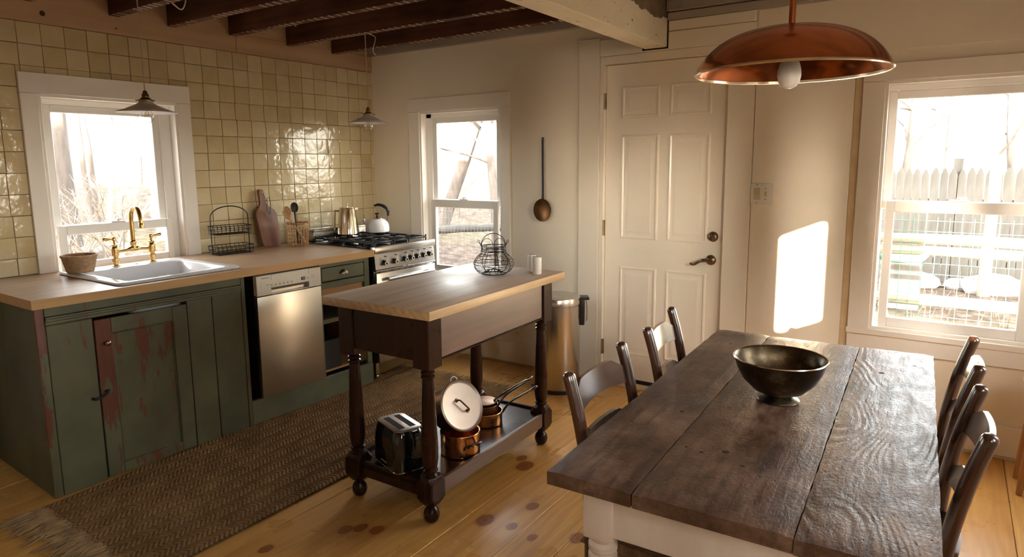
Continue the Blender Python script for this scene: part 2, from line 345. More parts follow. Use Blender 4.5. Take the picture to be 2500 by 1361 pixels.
# ------------------------------------------------------------------ mesh helpers
class B:
    def __init__(s): s.bm = bmesh.new()
    def box(s, x0, x1, y0, y1, z0, z1, bev=0, seg=1, M=None):
        vs_ = [s.bm.verts.new(c) for c in ((x0,y0,z0),(x1,y0,z0),(x1,y1,z0),(x0,y1,z0),(x0,y0,z1),(x1,y0,z1),(x1,y1,z1),(x0,y1,z1))]
        fs = [s.bm.faces.new([vs_[i] for i in f]) for f in ((3,2,1,0),(4,5,6,7),(0,1,5,4),(1,2,6,5),(2,3,7,6),(3,0,4,7))]
        nv = vs_
        if bev:
            es = list({e for f in fs for e in f.edges})
            r = bmesh.ops.bevel(s.bm, geom=es, offset=bev, segments=seg, profile=.5, affect='EDGES')
            nv = list({v for f in r['faces'] for v in f.verts} | {v for v in vs_ if v.is_valid})
        if M is not None: bmesh.ops.transform(s.bm, matrix=M, verts=nv)
        return s
    def ring(s, c, ax, r, n, up=None):
        ax = Vector(ax).normalized()
        if up is None: up = Vector((0,0,1)) if abs(ax.z) < .9 else Vector((1,0,0))
        a = ax.cross(up).normalized(); b = a.cross(ax).normalized()
        return [s.bm.verts.new(Vector(c)+r*(math.cos(2*PI*i/n)*a+math.sin(2*PI*i/n)*b)) for i in range(n)]
    def bridge(s, r0, r1):
        n = len(r0)
        for i in range(n): s.bm.faces.new((r0[i], r0[(i+1)%n], r1[(i+1)%n], r1[i]))
    def cyl(s, p0, p1, r0, r1=None, n=12, caps=True):
        r1 = r0 if r1 is None else r1
        p0, p1 = Vector(p0), Vector(p1)
        a = s.ring(p0, p1-p0, r0, n); b = s.ring(p1, p1-p0, r1, n); s.bridge(a, b)
        if caps: s.bm.faces.new(a[::-1]); s.bm.faces.new(b)
        return s
    def tube(s, pts, r, n=6, closed=False, flat=None):
        P = [Vector(p) for p in pts]; k = len(P); rs = r if isinstance(r, (list, tuple)) else [r]*k
        rings = []; prev = None
        for i in range(k):
            if closed: d = P[(i+1)%k]-P[i-1]
            else: d = P[min(i+1,k-1)]-P[max(i-1,0)]
            if d.length < 1e-9: d = Vector((0,0,1))
            d.normalize()
            if prev is None:
                up = Vector((0,0,1)) if abs(d.z) < .9 else Vector((1,0,0))
                a = d.cross(up).normalized()
            else:
                a = prev-d*prev.dot(d)
                a = a.normalized() if a.length > 1e-6 else d.cross(Vector((1,0,0))).normalized()
            prev = a; b = d.cross(a)
            fb = 1 if flat is None else flat
            rings.append([s.bm.verts.new(P[i]+rs[i]*(math.cos(2*PI*j/n)*a+fb*math.sin(2*PI*j/n)*b)) for j in range(n)])
        for i in range(k-1): s.bridge(rings[i], rings[i+1])
        if closed: s.bridge(rings[-1], rings[0])
        else: s.bm.faces.new(rings[0][::-1]); s.bm.faces.new(rings[-1])
        return s
    def lathe(s, prof, n=24, c=(0,0,0), M=None, a0=0):
        new = []; rings = []
        for r, z in prof:
            if r < 1e-6: rg = [s.bm.verts.new((c[0], c[1], c[2]+z))]
            else: rg = [s.bm.verts.new((c[0]+r*math.cos(a0+2*PI*i/n), c[1]+r*math.sin(a0+2*PI*i/n), c[2]+z)) for i in range(n)]
            rings.append(rg); new += rg
        for a, b in zip(rings, rings[1:]):
            if len(a) == 1 and len(b) == 1: continue
            if len(a) == 1:
                for i in range(n): s.bm.faces.new((a[0], b[(i+1)%n], b[i]))
            elif len(b) == 1:
                for i in range(n): s.bm.faces.new((a[i], a[(i+1)%n], b[0]))
            else: s.bridge(a, b)
        if M is not None: bmesh.ops.transform(s.bm, matrix=M, verts=new)
        return s
    def prism(s, poly, h0, h1, fn, bev=0):
        """poly: 2D outline; fn(u,v,h)->xyz"""
        a = [s.bm.verts.new(fn(u, v, h0)) for u, v in poly]; b = [s.bm.verts.new(fn(u, v, h1)) for u, v in poly]
        f0 = s.bm.faces.new(a[::-1]); f1 = s.bm.faces.new(b); s.bridge(a, b)
        if bev:
            es = list(set(f0.edges) | set(f1.edges))
            bmesh.ops.bevel(s.bm, geom=es, offset=bev, segments=2, profile=.5, affect='EDGES')
        return s
    def grid(s, nu, nv, fn):
        vv = [[s.bm.verts.new(fn(i/nu, j/nv)) for j in range(nv+1)] for i in range(nu+1)]
        for i in range(nu):
            for j in range(nv): s.bm.faces.new((vv[i][j], vv[i+1][j], vv[i+1][j+1], vv[i][j+1]))
        return s
    def solid_grid(s, nu, nv, top, bot):
        s.grid(nu, nv, top); s.grid(nu, nv, bot); return s
    def mesh(s, name, sm=40):
        bmesh.ops.recalc_face_normals(s.bm, faces=s.bm.faces)
        me = bpy.data.meshes.new(name); s.bm.to_mesh(me); s.bm.free()
        for p in me.polygons: p.use_smooth = True
        me.set_sharp_from_angle(angle=math.radians(sm))
        return me
def tag(o, label=None, cat=None, group=None, kind=None):
    if label: o['label'] = label
    if cat: o['category'] = cat
    if group: o['group'] = group
    if kind: o['kind'] = kind
    return o
def part(name, b, mat, parent=None, loc=(0,0,0), rot=(0,0,0), sm=40, label=None, mats=None):
    me = b.mesh(name, sm) if isinstance(b, B) else b
    if not me.materials:
        me.materials.append(MT[mat])
    o = bpy.data.objects.new(name, me); COL.objects.link(o)
    o.parent = parent; o.location = loc; o.rotation_euler = rot
    if label: o['label'] = label
    return o
def thing(name, label, cat, loc=(0,0,0), rz=0, group=None, kind=None):
    o = bpy.data.objects.new(name, None); COL.objects.link(o); o.empty_display_size = .1
    o.location = loc; o.rotation_euler = (0, 0, rz)
    return tag(o, label, cat, group, kind)
def struct(name, loc=(0,0,0), rz=0, label=None): return thing(name, label, None, loc, rz, None, 'structure')
def copy_tree(o, parent=None):
    c = o.copy(); COL.objects.link(c); c.parent = parent
    for ch in list(o.children): copy_tree(ch, c)
    return c
def arc(c, r, a0, a1, n, fx): return [fx(c[0]+r*math.cos(a0+(a1-a0)*i/n), c[1]+r*math.sin(a0+(a1-a0)*i/n)) for i in range(n+1)]
def bez(pts, n=8):
    """Catmull-Rom through points"""
    P = [Vector(p) for p in pts]; out = []
    for i in range(len(P)-1):
        p0, p1, p2, p3 = P[max(i-1,0)], P[i], P[i+1], P[min(i+2,len(P)-1)]
        for k in range(n):
            t = k/n
            out.append(.5*((2*p1)+(p2-p0)*t+(2*p0-5*p1+4*p2-p3)*t*t+(3*p1-p0-3*p2+p3)*t**3))
    out.append(P[-1]); return out
def rotz(x, y, a): return (x*math.cos(a)-y*math.sin(a), x*math.sin(a)+y*math.cos(a))

# ------------------------------------------------------------------ room shell
XR, YF, ZC = 4.75, -6.2, 2.44
def wall_boxes(b, x0, x1, z0, z1, holes, y0, y1):
    """solid wall in local x/z with rectangular holes, thickness y0..y1"""
    xs = sorted({x0, x1} | {h[0] for h in holes} | {h[1] for h in holes})
    for a, c in zip(xs, xs[1:]):
        hs = sorted([(h[2], h[3]) for h in holes if h[0] <= a+1e-6 and h[1] >= c-1e-6])
        z = z0
        for ha, hb in hs:
            if ha > z+1e-6: b.box(a, c, y0, y1, z, ha)
            z = hb
        if z < z1-1e-6: b.box(a, c, y0, y1, z, z1)
# floor
fl = struct('floor', label='wide pine plank floor with amber finish')
part('subfloor', B().box(-.2, XR+.1, YF-.1, .2, -.12, -.021), 'dark_void', fl)
seams = [-.02, .2, .43, .66, .89, 1.12, 1.33, 1.55, 1.766, 1.93, 2.15, 2.36, 2.612, 2.80, 3.03, 3.25, 3.48, 3.74, 3.985, 4.23, 4.47, 4.74]
for k, (a, c) in enumerate(zip(seams, seams[1:])):
    cuts = [YF] + ([-3.4-.9*((k*37)%5)/5] if k % 2 else []) + [0.0]
    for y0, y1 in zip(cuts, cuts[1:]):
        w, l = c-a-.0022, y1-y0-.002
        part('plank', B().box(-w/2, w/2, -l/2, l/2, -.02, 0, .0015), 'pine', fl, ((a+c)/2, (y0+y1)/2, -.0004*(k % 3)))
# walls
T, T0, ZT = .1078, -.034, 2.1739
W1 = (-2.349, -1.619, .862, 1.822)      # sink window opening (world y, z)
W2 = (.515, 1.275, .60, 1.838)          # middle window
W3 = (3.615, 4.295, .575, 1.838)        # right window
DR = (2.055, 2.85, 0.0, 2.062)
wl = struct('wall_left', (0,0,0), PI/2, 'wall of glossy olive cream square tiles')
b = B(); wall_boxes(b, YF, .0, -.1, 2.6, [W1], .006, .13); part('backing', b, 'grout', wl)
b = B(); b.box(YF, -2.98, -.002, .006, 0, 2.6); part('plain_wall', b, 'wall', wl)
wb = struct('wall_back', label='warm white painted wall with door and windows')
b = B(); wall_boxes(b, -.13, XR, -.1, 2.6, [W2, DR, W3], 0, .13); part('plaster', b, 'wall', wb)
wr = struct('wall_right', (XR,0,0), -PI/2, 'white wall at the right')
W4 = (2.275, 2.672, 1.205, 1.74); W5 = (3.5, 4.2, 1.2, 2.05); W7 = (.95, 1.50, 1.0, 1.75)
b = B(); wall_boxes(b, -.13, -YF, -.1, 2.6, [W4, W5, W7], 0, .015); wall_boxes(b, -.13, -YF, -.1, 2.6, [(W4[0], W4[1]+.30, W4[2]-.02, W4[3]+.10), W5, W7], .015, .13); part('plaster', b, 'wall', wr)
wf = struct('wall_front', label='white wall behind the viewer')
part('plaster', B().box(-.13, XR+.13, YF-.13, YF, -.1, 2.6), 'wall', wf)
# tiles
variants = []
for k in range(10):
    b = B(); h = T/2-.0012; j = lambda: random.uniform(-.0008, .0008)
    q = [(-h+j(), -h+j()), (h+j(), -h+j()), (h+j(), h+j()), (-h+j(), h+j())]
    dz = [random.uniform(-.0012, .0012) for _ in range(4)]
    lo = [b.bm.verts.new((0, u, v)) for u, v in q]
    md = [b.bm.verts.new((.0095+dz[i], u*.997, v*.997)) for i, (u, v) in enumerate(q)]
    hi = [b.bm.verts.new((.0108+dz[i], u*.965, v*.965)) for i, (u, v) in enumerate(q)]
    b.bridge(lo, md); b.bridge(md, hi)
    cv = b.bm.verts.new((.0110+random.uniform(0, .0008), random.uniform(-.01, .01), random.uniform(-.01, .01)))
    for i in range(4): b.bm.faces.new((hi[i], hi[(i+1)%4], cv))
    me = b.mesh('tile', 25); me.materials.append(MT['tile']); variants.append(me)
CAS1 = (-2.426, -1.537, 1.926)
def put_tile(y0, y1, z0, z1):
    if y1-y0 < .006 or z1-z0 < .006: return
    me = random.choice(variants); o = bpy.data.objects.new('tile', me); COL.objects.link(o); o.parent = wl
    # wall_left is rotated 90 degrees: local x = world y, local y = -world x
    o.location = ((y0+y1)/2, .006, (z0+z1)/2)
    o.rotation_euler = (random.uniform(-.003, .003), random.gauss(0, .006), -PI/2+random.gauss(0, .007))
    o.scale = (1, (y1-y0)/T, (z1-z0)/T)
for r in range(12):
    z1 = ZT-r*T; z0 = max(z1-T, .899)
    jog = random.uniform(-.006, .006) if r > 2 else 0
    for c in range(-1, 27):
        y1 = T0-c*T+jog; y0 = y1-T
        y1 = min(y1, -.001)
        if y1 <= y0: continue
        if z1 <= CAS1[2]+.001 or z0 < CAS1[2]-.001:
            if y0 >= CAS1[0]-.001 and y1 <= CAS1[1]+.001:
                if z1 > CAS1[2]: put_tile(y0, y1, CAS1[2], z1)
                continue
            if y0 < CAS1[0] < y1 and z0 < CAS1[2]:
                put_tile(y0, CAS1[0], z0, z1)
                if z1 > CAS1[2]: put_tile(CAS1[0], y1, CAS1[2], z1)
                continue
            if y0 < CAS1[1] < y1 and z0 < CAS1[2]:
                put_tile(CAS1[1], y1, z0, z1)
                if z1 > CAS1[2]: put_tile(y0, CAS1[1], CAS1[2], z1)
                continue
        put_tile(y0, y1, z0, z1)
# header board over the tiles
hb = struct('trim_1', label='bare tan header board above the tiled wall')
for (y0, y1, z0, z1) in [(-1.190, -.001, 2.176, 2.292), (-1.187, -.001, 2.294, 2.44), (-4.5, -1.193, 2.176, 2.44), (-6.19, -4.503, 2.176, 2.44)]:
    part('plank', B().box(-.004, .016, y0, y1, z0, z1, .001), 'header', hb)
part('knot', B().lathe([(0, .0006), (.010, .0006), (.013, 0)], 14, M=Matrix.Translation((.0165, -2.285, 2.225)) @ Matrix.Rotation(PI/2, 4, 'Y')), 'joist', hb)
part('screw_head', B().lathe([(0, .0006), (.004, .0004), (.005, 0)], 10, M=Matrix.Translation((.0165, -1.93, 2.207)) @ Matrix.Rotation(PI/2, 4, 'Y')), 'joist', hb)
# ceiling and joists
cl = struct('ceiling', label='dark plank ceiling above exposed joists')
for k in range(22):
    y1 = .1-k*.29
    part('ceiling_board', B().box(-.1, 2.42, y1-.287, y1, ZC, ZC+.025), 'joist', cl)
part('ceiling_panel', B().box(2.42, XR+.1, YF-.1, .15, ZC, ZC+.025), 'greyboard', cl)
part('upper_cap', B().box(-.2, XR+.2, YF-.2, .2, ZC+.1, ZC+.16), 'dark_void', cl)
jy = [-.407, -.805, -1.241, -1.638, -1.964, -2.379] + [-2.79, -3.2]
for k, y in enumerate(jy):
    b = B().box(0, 2.34, 0, .055, 0, ZC-2.272, .003)
    o = part('ceiling_joist', b, 'joist', None, (.015, y, 2.270+.004*((k*7) % 3-1)))
    names = ['closest to the back wall', 'second from the back wall', 'third from the back wall', 'fourth from the back wall, above the sink pendant', 'fifth from the back wall', 'sixth from the back wall, cut by the left picture edge', 'seventh from the back wall, beyond the picture edge', 'eighth from the back wall, beyond the picture edge']
    tag(o, 'dark brown exposed ceiling joist, ' + names[k], 'joist', 'exposed ceiling joists', 'thing')
bm_ = B().box(0, .14, 0, 6.2, 0, .30, .004)
for v in bm_.bm.verts: v.co.x += .004*math.sin(v.co.y*5)
tag(part('ceiling_beam', bm_, 'beam', None, (2.334, -6.19, 2.118)), 'chipped white painted ceiling beam with bare wood along its top', 'beam')
for k, (y, x1, w) in enumerate([(-.30, 4.7, .10), (-.74, 4.7, .055), (-1.2, 4.7, .055)]):
    tag(part('ceiling_joist', B().box(2.478, x1, y, y+w, 2.375, ZC, .003), 'joist'),
        ['reddish joist just right of the white beam, nearest the back wall', 'dark joist right of the white beam, second from the back wall', 'dark joist right of the white beam, third from the back wall'][k], 'joist', 'joists right of the beam', 'thing')
for k, (x, y, z, L, a, cap) in enumerate([(.66, -1.60, 2.295, .13, .10, 0), (.52, -1.19, 2.30, .10, .12, 0), (.36, -.765, 2.305, .13, -.02, 1)]):
    b = B().cyl((0, .07, 0), (L, .07-L*.55, -.02-a*.12), .0035, n=6)
    tag(part('protruding_screw', b, 'tin', None, (x, y-.02, z)), 'long silver screw poking out of the ' + ['fourth', 'third', 'second'][k] + ' joist from the back wall', 'screw', 'screws poking out of the joists')
# girt over the back wall
gt = struct('trim_2', label='grey whitewashed plank along the top of the back wall')
part('plank', B().box(.001, 2.33, -.045, -.001, 2.293, 2.44, .003), 'greyboard', gt)
part('plank', B().box(2.478, XR-.005, -.03, -.001, 2.266, 2.307, .002), 'greyboard', gt)
part('plank', B().box(2.478, XR-.005, -.055, -.001, 2.314, 2.44, .002), 'greyboard', gt)
pg = struct('trim_3', label='white patch board over the door lintel')
part('plank', B().box(2.48, 2.975, -.018, -.001, 2.207, 2.264, .003), 'trim', pg)
part('ledge', B().box(2.985, XR-.02, -.008, -.001, 1.984, 2.264, .004), 'wall', pg)
# door casing
dc = struct('trim_4', label='flat white casing boards around the entry door')
part('side_casing', B().box(1.888, 2.035, -.016, -.001, .0, 2.215, .002), 'trim', dc)
part('side_casing', B().box(2.838, 2.984, -.016, -.001, .0, 2.10, .002), 'trim', dc)
part('head_casing', B().box(2.037, 2.984, -.016, -.001, 2.102, 2.203, .002), 'trim', dc)
part('jamb', B().box(2.037, 2.068, -.012, .11, 0, 2.10, .002), 'trim', dc)
part('jamb', B().box(2.838, 2.849, -.012, .11, 0, 2.10, .002), 'trim', dc)
part('jamb', B().box(2.068, 2.838, -.012, .11, 2.05, 2.10, .002), 'trim', dc)
part('threshold', B().box(2.04, 2.865, -.05, .1, 0, .02, .004), 'tanstrip', dc)
st = struct('trim_5', label='bare tan wood strip between wall panel and window casing')
part('strip', B().box(3.480, 3.510, -.006, -.001, .0, 1.98), 'tanstrip', st)
wp = struct('trim_6', label='cream wall panel between door and right window')
part('panel', B().box(2.988, 3.478, -.012, -.001, .09, 1.98, .002), 'wall', wp)
bb = struct('baseboard_back', label='white baseboard along the back wall')
part('board', B().box(.93, 1.886, -.02, -.001, 0.012, .16, .004), 'trim', bb)
part('board', B().box(2.988, XR-.02, -.02, -.001, .018, .17, .004), 'trim', bb)
part('beam_gap_shade', B().box(2.318, 2.480, -.0185, -.0165, 2.110, 2.29), 'dark_void', dc)  # flat dark sheet standing in for the shaded gap round the beam
# ------------------------------------------------------------------ door
d1 = struct('door_1', (0, .012, 0), 0, 'white six panel entry door')
part('slab', B().box(2.0715, 2.8365, 0, .045, .022, 2.047, .002), 'door', d1)
part('leak_backing', B().box(2.056, 2.849, .050, .10, .001, 2.061), 'dark_void', d1)  # dark backing added behind the slab to block daylight leaking round it
part('weather_sweep', B().box(2.0755, 2.833, -.006, 0, .021, .045), 'black_plastic', d1)
def door_panel(x0, x1, z0, z1):
    b = B(); prof = [(0, 0), (.004, -.005), (.012, -.007), (.020, -.002), (.026, -.001), (.034, -.0015), (.050, -.0065)]
    rings = []
    for ins, y in prof:
        rings.append([b.bm.verts.new((x, y, z)) for x, z in ((x0+ins, z0+ins), (x1-ins, z0+ins), (x1-ins, z1-ins), (x0+ins, z1-ins))])
    for a, c in zip(rings, rings[1:]): b.bridge(a, c)
    b.bm.faces.new(rings[-1]); part('door_panel', b, 'door', d1, sm=15)
for (x0, x1) in ((2.178, 2.428), (2.488, 2.742)):
    for (z0, z1) in ((1.720, 1.912), (.965, 1.617), (.205, .788)): door_panel(x0, x1, z0, z1)
for z in (1.829, 1.03, .239):
    b = B().cyl((2.068, -.020, z-.05), (2.068, -.020, z+.05), .006, n=10).box(2.060, 2.077, -.016, -.012, z-.05, z+.05)
    part('hinge', b, 'old_brass', d1)
RX = Matrix.Rotation(PI/2, 4, 'X')
h = part('deadbolt', B().lathe([(0, .018), (.018, .018), (.026, .012), (.031, 0)], 24, M=Matrix.Translation((2.774, 0, 1.009)) @ RX), 'antique_bronze', d1)
part('thumb_turn', B().box(-.007, .007, -.034, -.016, -.018, .018, .004, 2, M=Matrix.Translation((2.774, 0, 1.009)) @ Matrix.Rotation(-.5, 4, 'Y')), 'antique_bronze', h)
h = part('lever_handle', B().tube(bez([(2.766, -.045, .869), (2.74, -.05, .872), (2.71, -.05, .860), (2.685, -.05, .845), (2.668, -.05, .842), (2.658, -.05, .850)], 5), [.010]*8+[.008]*9+[.0065]*9, 8), 'antique_bronze', d1)
part('rose', B().lathe([(0, .045), (.010, .045), (.013, .016), (.024, .012), (.031, 0)], 24, M=Matrix.Translation((2.766, 0, .869)) @ RX), 'antique_bronze', h)

# ------------------------------------------------------------------ windows
def window(name, label, loc, rz, op, cas, railz, gx_up, gx_lo, z_lo, lock=True, sill=True, casmat='casing', head=.105, headext=0):
    """op: opening x0,x1,z0,z1 local; y grows outward"""
    x0, x1, z0, z1 = op
    w = struct(name, loc, rz, label)
    ci, cr = cas
    hz = z1+head
    part('side_casing', B().box(ci, x0, -.02, -.001, z0-.01, z1, .002), casmat, w)
    part('side_casing', B().box(x1, cr, -.02, -.001, z0-.01, z1, .002), casmat, w)
    part('head_casing', B().box(ci-headext, cr+headext, -.021, -.001, z1+.001, hz, .002), casmat, w)
    b = B().box(x0, x0+.014, -.012, .128, z0, z1).box(x1-.014, x1, -.012, .128, z0, z1).box(x0+.014, x1-.014, -.012, .128, z1-.014, z1).box(x0+.014, x1-.014, -.012, .128, z0, z0+.014)
    part('jamb', b, casmat, w)
    b = B()
    for (a, c) in ((x0+.014, gx_up[0]-.04), (gx_up[1]+.04, x1-.014)):
        if c-a > .004: b.box(a, c, .05, .10, z0+.014, z1-.014, .002)
    b.box(x0+.014, x1-.014, .05, .10, z1-.045, z1-.014, .002)
    part('track', b, 'vinyl', w)
    def sash(nm, gx, za, zb, y0, y1, rt, rb):
        sx = .04
        b = B(); xa, xb = gx
        b.box(xa-sx, xa, y0, y1, za-rb, zb+rt, .003); b.box(xb, xb+sx, y0, y1, za-rb, zb+rt, .003)
        b.box(xa, xb, y0, y1, zb, zb+rt, .003); b.box(xa, xb, y0, y1, za-rb, za, .003)
        s_ = part(nm, b, 'vinyl', w)
        part('pane', B().box(xa-.003, xb+.003, (y0+y1)/2+.004, (y0+y1)/2+.007, za-.003, zb+.003), 'glass', s_)
        return s_
    sash('upper_sash', gx_up, railz[1], z1-.085, .062, .09, .04, .045)
    s_ = sash('lower_sash', gx_lo, z_lo, railz[0], .022, .050, railz[1]-railz[0], .05)
    if lock:
        xc = (gx_lo[0]+gx_lo[1])/2; zt = railz[1]
        part('sash_lock', B().box(xc-.04, xc+.04, .024, .048, zt, zt+.009, .003).cyl((xc, .036, zt+.008), (xc, .036, zt+.020), .012, .010, 12).box(xc-.012, xc+.034, .018, .028, zt+.014, zt+.022, .003), 'vinyl', s_)
    if sill:
        part('sill', B().box(ci-.005, cr+.005, -.03, .02, z0-.032, z0-.0005, .003), casmat, w)
        part('apron', B().box(ci, cr, -.018, -.001, z0-.115, z0-.033, .002), casmat, w)
    return w
window('window_1', 'white double hung window over the sink', (0,0,0), PI/2, W1, (CAS1[0], CAS1[1]), (1.082, 1.133), (-2.266, -1.738), (-2.262, -1.722), .93, sill=False, head=.104)
window('window_2', 'white double hung window beside the range', (0,0,0), 0, W2, (.404, 1.345), (1.118, 1.178), (.62, 1.178), (.625, 1.17), .67, head=.10)
window('window_3', 'large white double hung window by the dining table', (0,0,0), 0, W3, (3.515, 4.40), (1.186, 1.243), (3.668, 4.235), (3.69, 4.228), .637, head=.085)
def fixed_window(name, label, op, cw=.07):
    x0, x1, z0, z1 = op
    w = struct(name, (XR,0,0), -PI/2, label)
    part('casing', B().box(x0-cw, x0, -.02, -.001, z0-cw, z1+cw).box(x1, x1+cw, -.02, -.001, z0-cw, z1+cw).box(x0, x1, -.02, -.001, z1, z1+cw).box(x0, x1, -.02, -.001, z0-cw, z0), 'casing', w)
    part('pane', B().box(x0, x1, .004, .008, z0, z1), 'glass', w)
fixed_window('window_4', 'small sunlit window in the right wall', W4)
fixed_window('fill_window_5', 'unseen window added in the right wall beside the viewer for fill', W5)  # opening added out of view to bring in fill daylight
fixed_window('window_6', 'square window in the right wall beside the dining table', W7)
# daylight portals in the window openings
def portal(c, size, rot):
    l = bpy.data.lights.new('window_portal', 'AREA'); l.shape = 'RECTANGLE'; l.size, l.size_y = size; l.cycles.is_portal = True
    o = bpy.data.objects.new('window_portal', l); COL.objects.link(o); o.location = c; o.rotation_euler = rot
portal((-.14, (W1[0]+W1[1])/2, (W1[2]+W1[3])/2), (W1[3]-W1[2], W1[1]-W1[0]), (0, -PI/2, 0))
portal(((W2[0]+W2[1])/2, .14, (W2[2]+W2[3])/2), (W2[1]-W2[0], W2[3]-W2[2]), (-PI/2, 0, 0))
portal(((W3[0]+W3[1])/2, .14, (W3[2]+W3[3])/2), (W3[1]-W3[0], W3[3]-W3[2]), (-PI/2, 0, 0))
for q in (W4, W5, W7): portal((XR+.14, -(q[0]+q[1])/2, (q[2]+q[3])/2), (q[3]-q[2], q[1]-q[0]), (0, PI/2, 0))
# ------------------------------------------------------------------ counter run
A = -.0344; CO = (.792, -2.747, 0); WZ = .8986
def edge_mat(o, mat):
    me = o.data; me.materials.append(MT[mat])
    for p in me.polygons:
        if p.normal.z < .5: p.material_index = 1
def loc2w(x, s):
    a, b_ = rotz(x, s, A); return (CO[0]+a, CO[1]+b_)
# sink cabinet
sc = thing('sink_cabinet', 'antique green painted sink cabinet with peeling red undercoat', 'cabinet', CO, A)
part('carcass', B().box(-.74, -.057, .03, .985, .004, .70).box(-.74, -.70, .03, .985, .70, .857).box(-.70, -.062, .965, .985, .70, .857), 'green_dark', sc)
for x0, x1 in ((-.74, -.44), (-.437, -.058)): part('side_board', B().box(x0, x1, .018, .03, .002, .857, .002), 'green_dark', sc)
part('corner_stile', B().box(-.058, -.033, .016, .051, .001, .857, .005, 2), 'green_worn', sc)
part('front_board', B().box(-.057, -.036, .053, .234, .002, .774, .003), 'green', sc)
dr = part('door', B().box(-.053, -.046, .240, .660, .014, .760), 'green_dark', sc)
part('stile', B().box(-.046, -.034, .239, .309, .012, .762, .003), 'green_worn', dr)
part('stile', B().box(-.046, -.034, .589, .661, .012, .762, .003), 'green', dr)
part('rail', B().box(-.046, -.034, .309, .589, .690, .762, .002), 'green', dr)
part('rail', B().box(-.046, -.034, .309, .589, .012, .060, .002), 'green_worn', dr)
part('door_panel', B().box(-.047, -.0425, .307, .591, .058, .692), 'green_panel', dr)
part('panel_bead', B().box(-.045, -.037, .309, .316, .06, .69, .003).box(-.045, -.037, .582, .589, .06, .69, .003).box(-.045, -.037, .316, .582, .683, .69, .003).box(-.045, -.037, .316, .582, .06, .067, .003), 'green', dr)
part('knob', B().lathe([(0, .03), (.007, .029), (.012, .024), (.012, .018), (.006, .012), (.005, 0)], 16, M=Matrix.Translation((-.034, .281, .652)) @ Matrix.Rotation(PI/2, 4, 'Y')), 'old_brass', dr)
part('latch', B().tube(bez([(-.03, .20, .408), (-.014, .215, .404), (-.018, .25, .413), (-.026, .272, .43)], 5), .0055, 8).cyl((-.036, .262, .425), (-.022, .262, .425), .008, n=10), 'iron', dr)
for y0, y1 in ((.665, .795), (.798, .962)): part('front_board', B().box(-.057, -.036, y0, y1, .002, .786, .003), 'green', sc)
part('end_stile', B().box(-.057, -.034, .963, .986, .002, .857, .003), 'green_worn', sc)
part('top_rail', B().box(-.057, -.033, .052, .962, .814, .857, .002), 'green', sc)
part('moulding', B().box(-.057, -.022, .052, .962, .802, .813, .004, 2).box(-.057, -.028, .052, .962, .790, .802, .004, 2).box(-.057, -.032, .052, .962, .776, .790, .003, 2), 'green', sc)
# worktop with sink cut-out (world coordinates)
HX0, HX1, HY0, HY1 = .20, .735, -2.345, -1.79
def fx(y): return .792+.0344*(y+2.747)
b = B(); idf = lambda u, v, h: (u, v, h)
for poly in ([(.0145, -2.747), (fx(-2.747), -2.747), (fx(HY0), HY0), (.0145, HY0)], [(.0145, HY0), (HX0, HY0), (HX0, HY1), (.0145, HY1)],
             [(HX1, HY0), (fx(HY0), HY0), (fx(HY1), HY1), (HX1, HY1)], [(.0145, HY1), (fx(HY1), HY1), (.857, -.860), (.0145, -.812)]):
    b.prism(poly, .858, WZ, idf)
bmesh.ops.remove_doubles(b.bm, verts=b.bm.verts, dist=1e-4)
wt_ = part('worktop', b, 'butcher', None); edge_mat(wt_, 'butcher_edge')
tag(wt_, 'long butcher block worktop running under the tiled wall', 'worktop')
# sink
def rrect(x0, x1, y0, y1, r, n=5):
    out = []
    for cx_, cy_, a in ((x1-r, y1-r, 0), (x0+r, y1-r, PI/2), (x0+r, y0+r, PI), (x1-r, y0+r, 1.5*PI)):
        for i in range(n+1): out.append((cx_+r*math.cos(a+PI/2*i/n), cy_+r*math.sin(a+PI/2*i/n)))
    return out
sk = thing('kitchen_sink', 'white enamel drop-in sink set in the worktop below the window', 'sink', (0,0,0))
b = B()
levels = [(.125, .765, -2.385, -1.755, .03, WZ+.0012), (.121, .769, -2.389, -1.751, .034, WZ+.006), (.128, .762, -2.382, -1.758, .03, WZ+.013), (.14, .75, -2.37, -1.77, .028, WZ+.0145),
          (.262, .724, -2.330, -1.806, .03, WZ+.0135), (.268, .718, -2.324, -1.812, .035, WZ+.008), (.285, .702, -2.305, -1.832, .05, WZ-.15), (.31, .68, -2.28, -1.86, .05, WZ-.175)]
rs = [[b.bm.verts.new((x, y, z)) for x, y in rrect(x0, x1, y0, y1, r)] for x0, x1, y0, y1, r, z in levels]
for q, w_ in zip(rs, rs[1:]): b.bridge(q, w_)
b.bm.faces.new(rs[-1]); part('basin', b, 'sink', sk, sm=50)
part('drain', B().lathe([(0, .003), (.03, .003), (.04, .001), (.042, 0)], 24, (.48, -2.06, WZ-.1745)), 'chrome', sk)
part('faucet_hole_cover', B().lathe([(0, .004), (.017, .003), (.020, 0)], 20, (.19, -2.03, WZ+.0145)), 'chrome', sk)
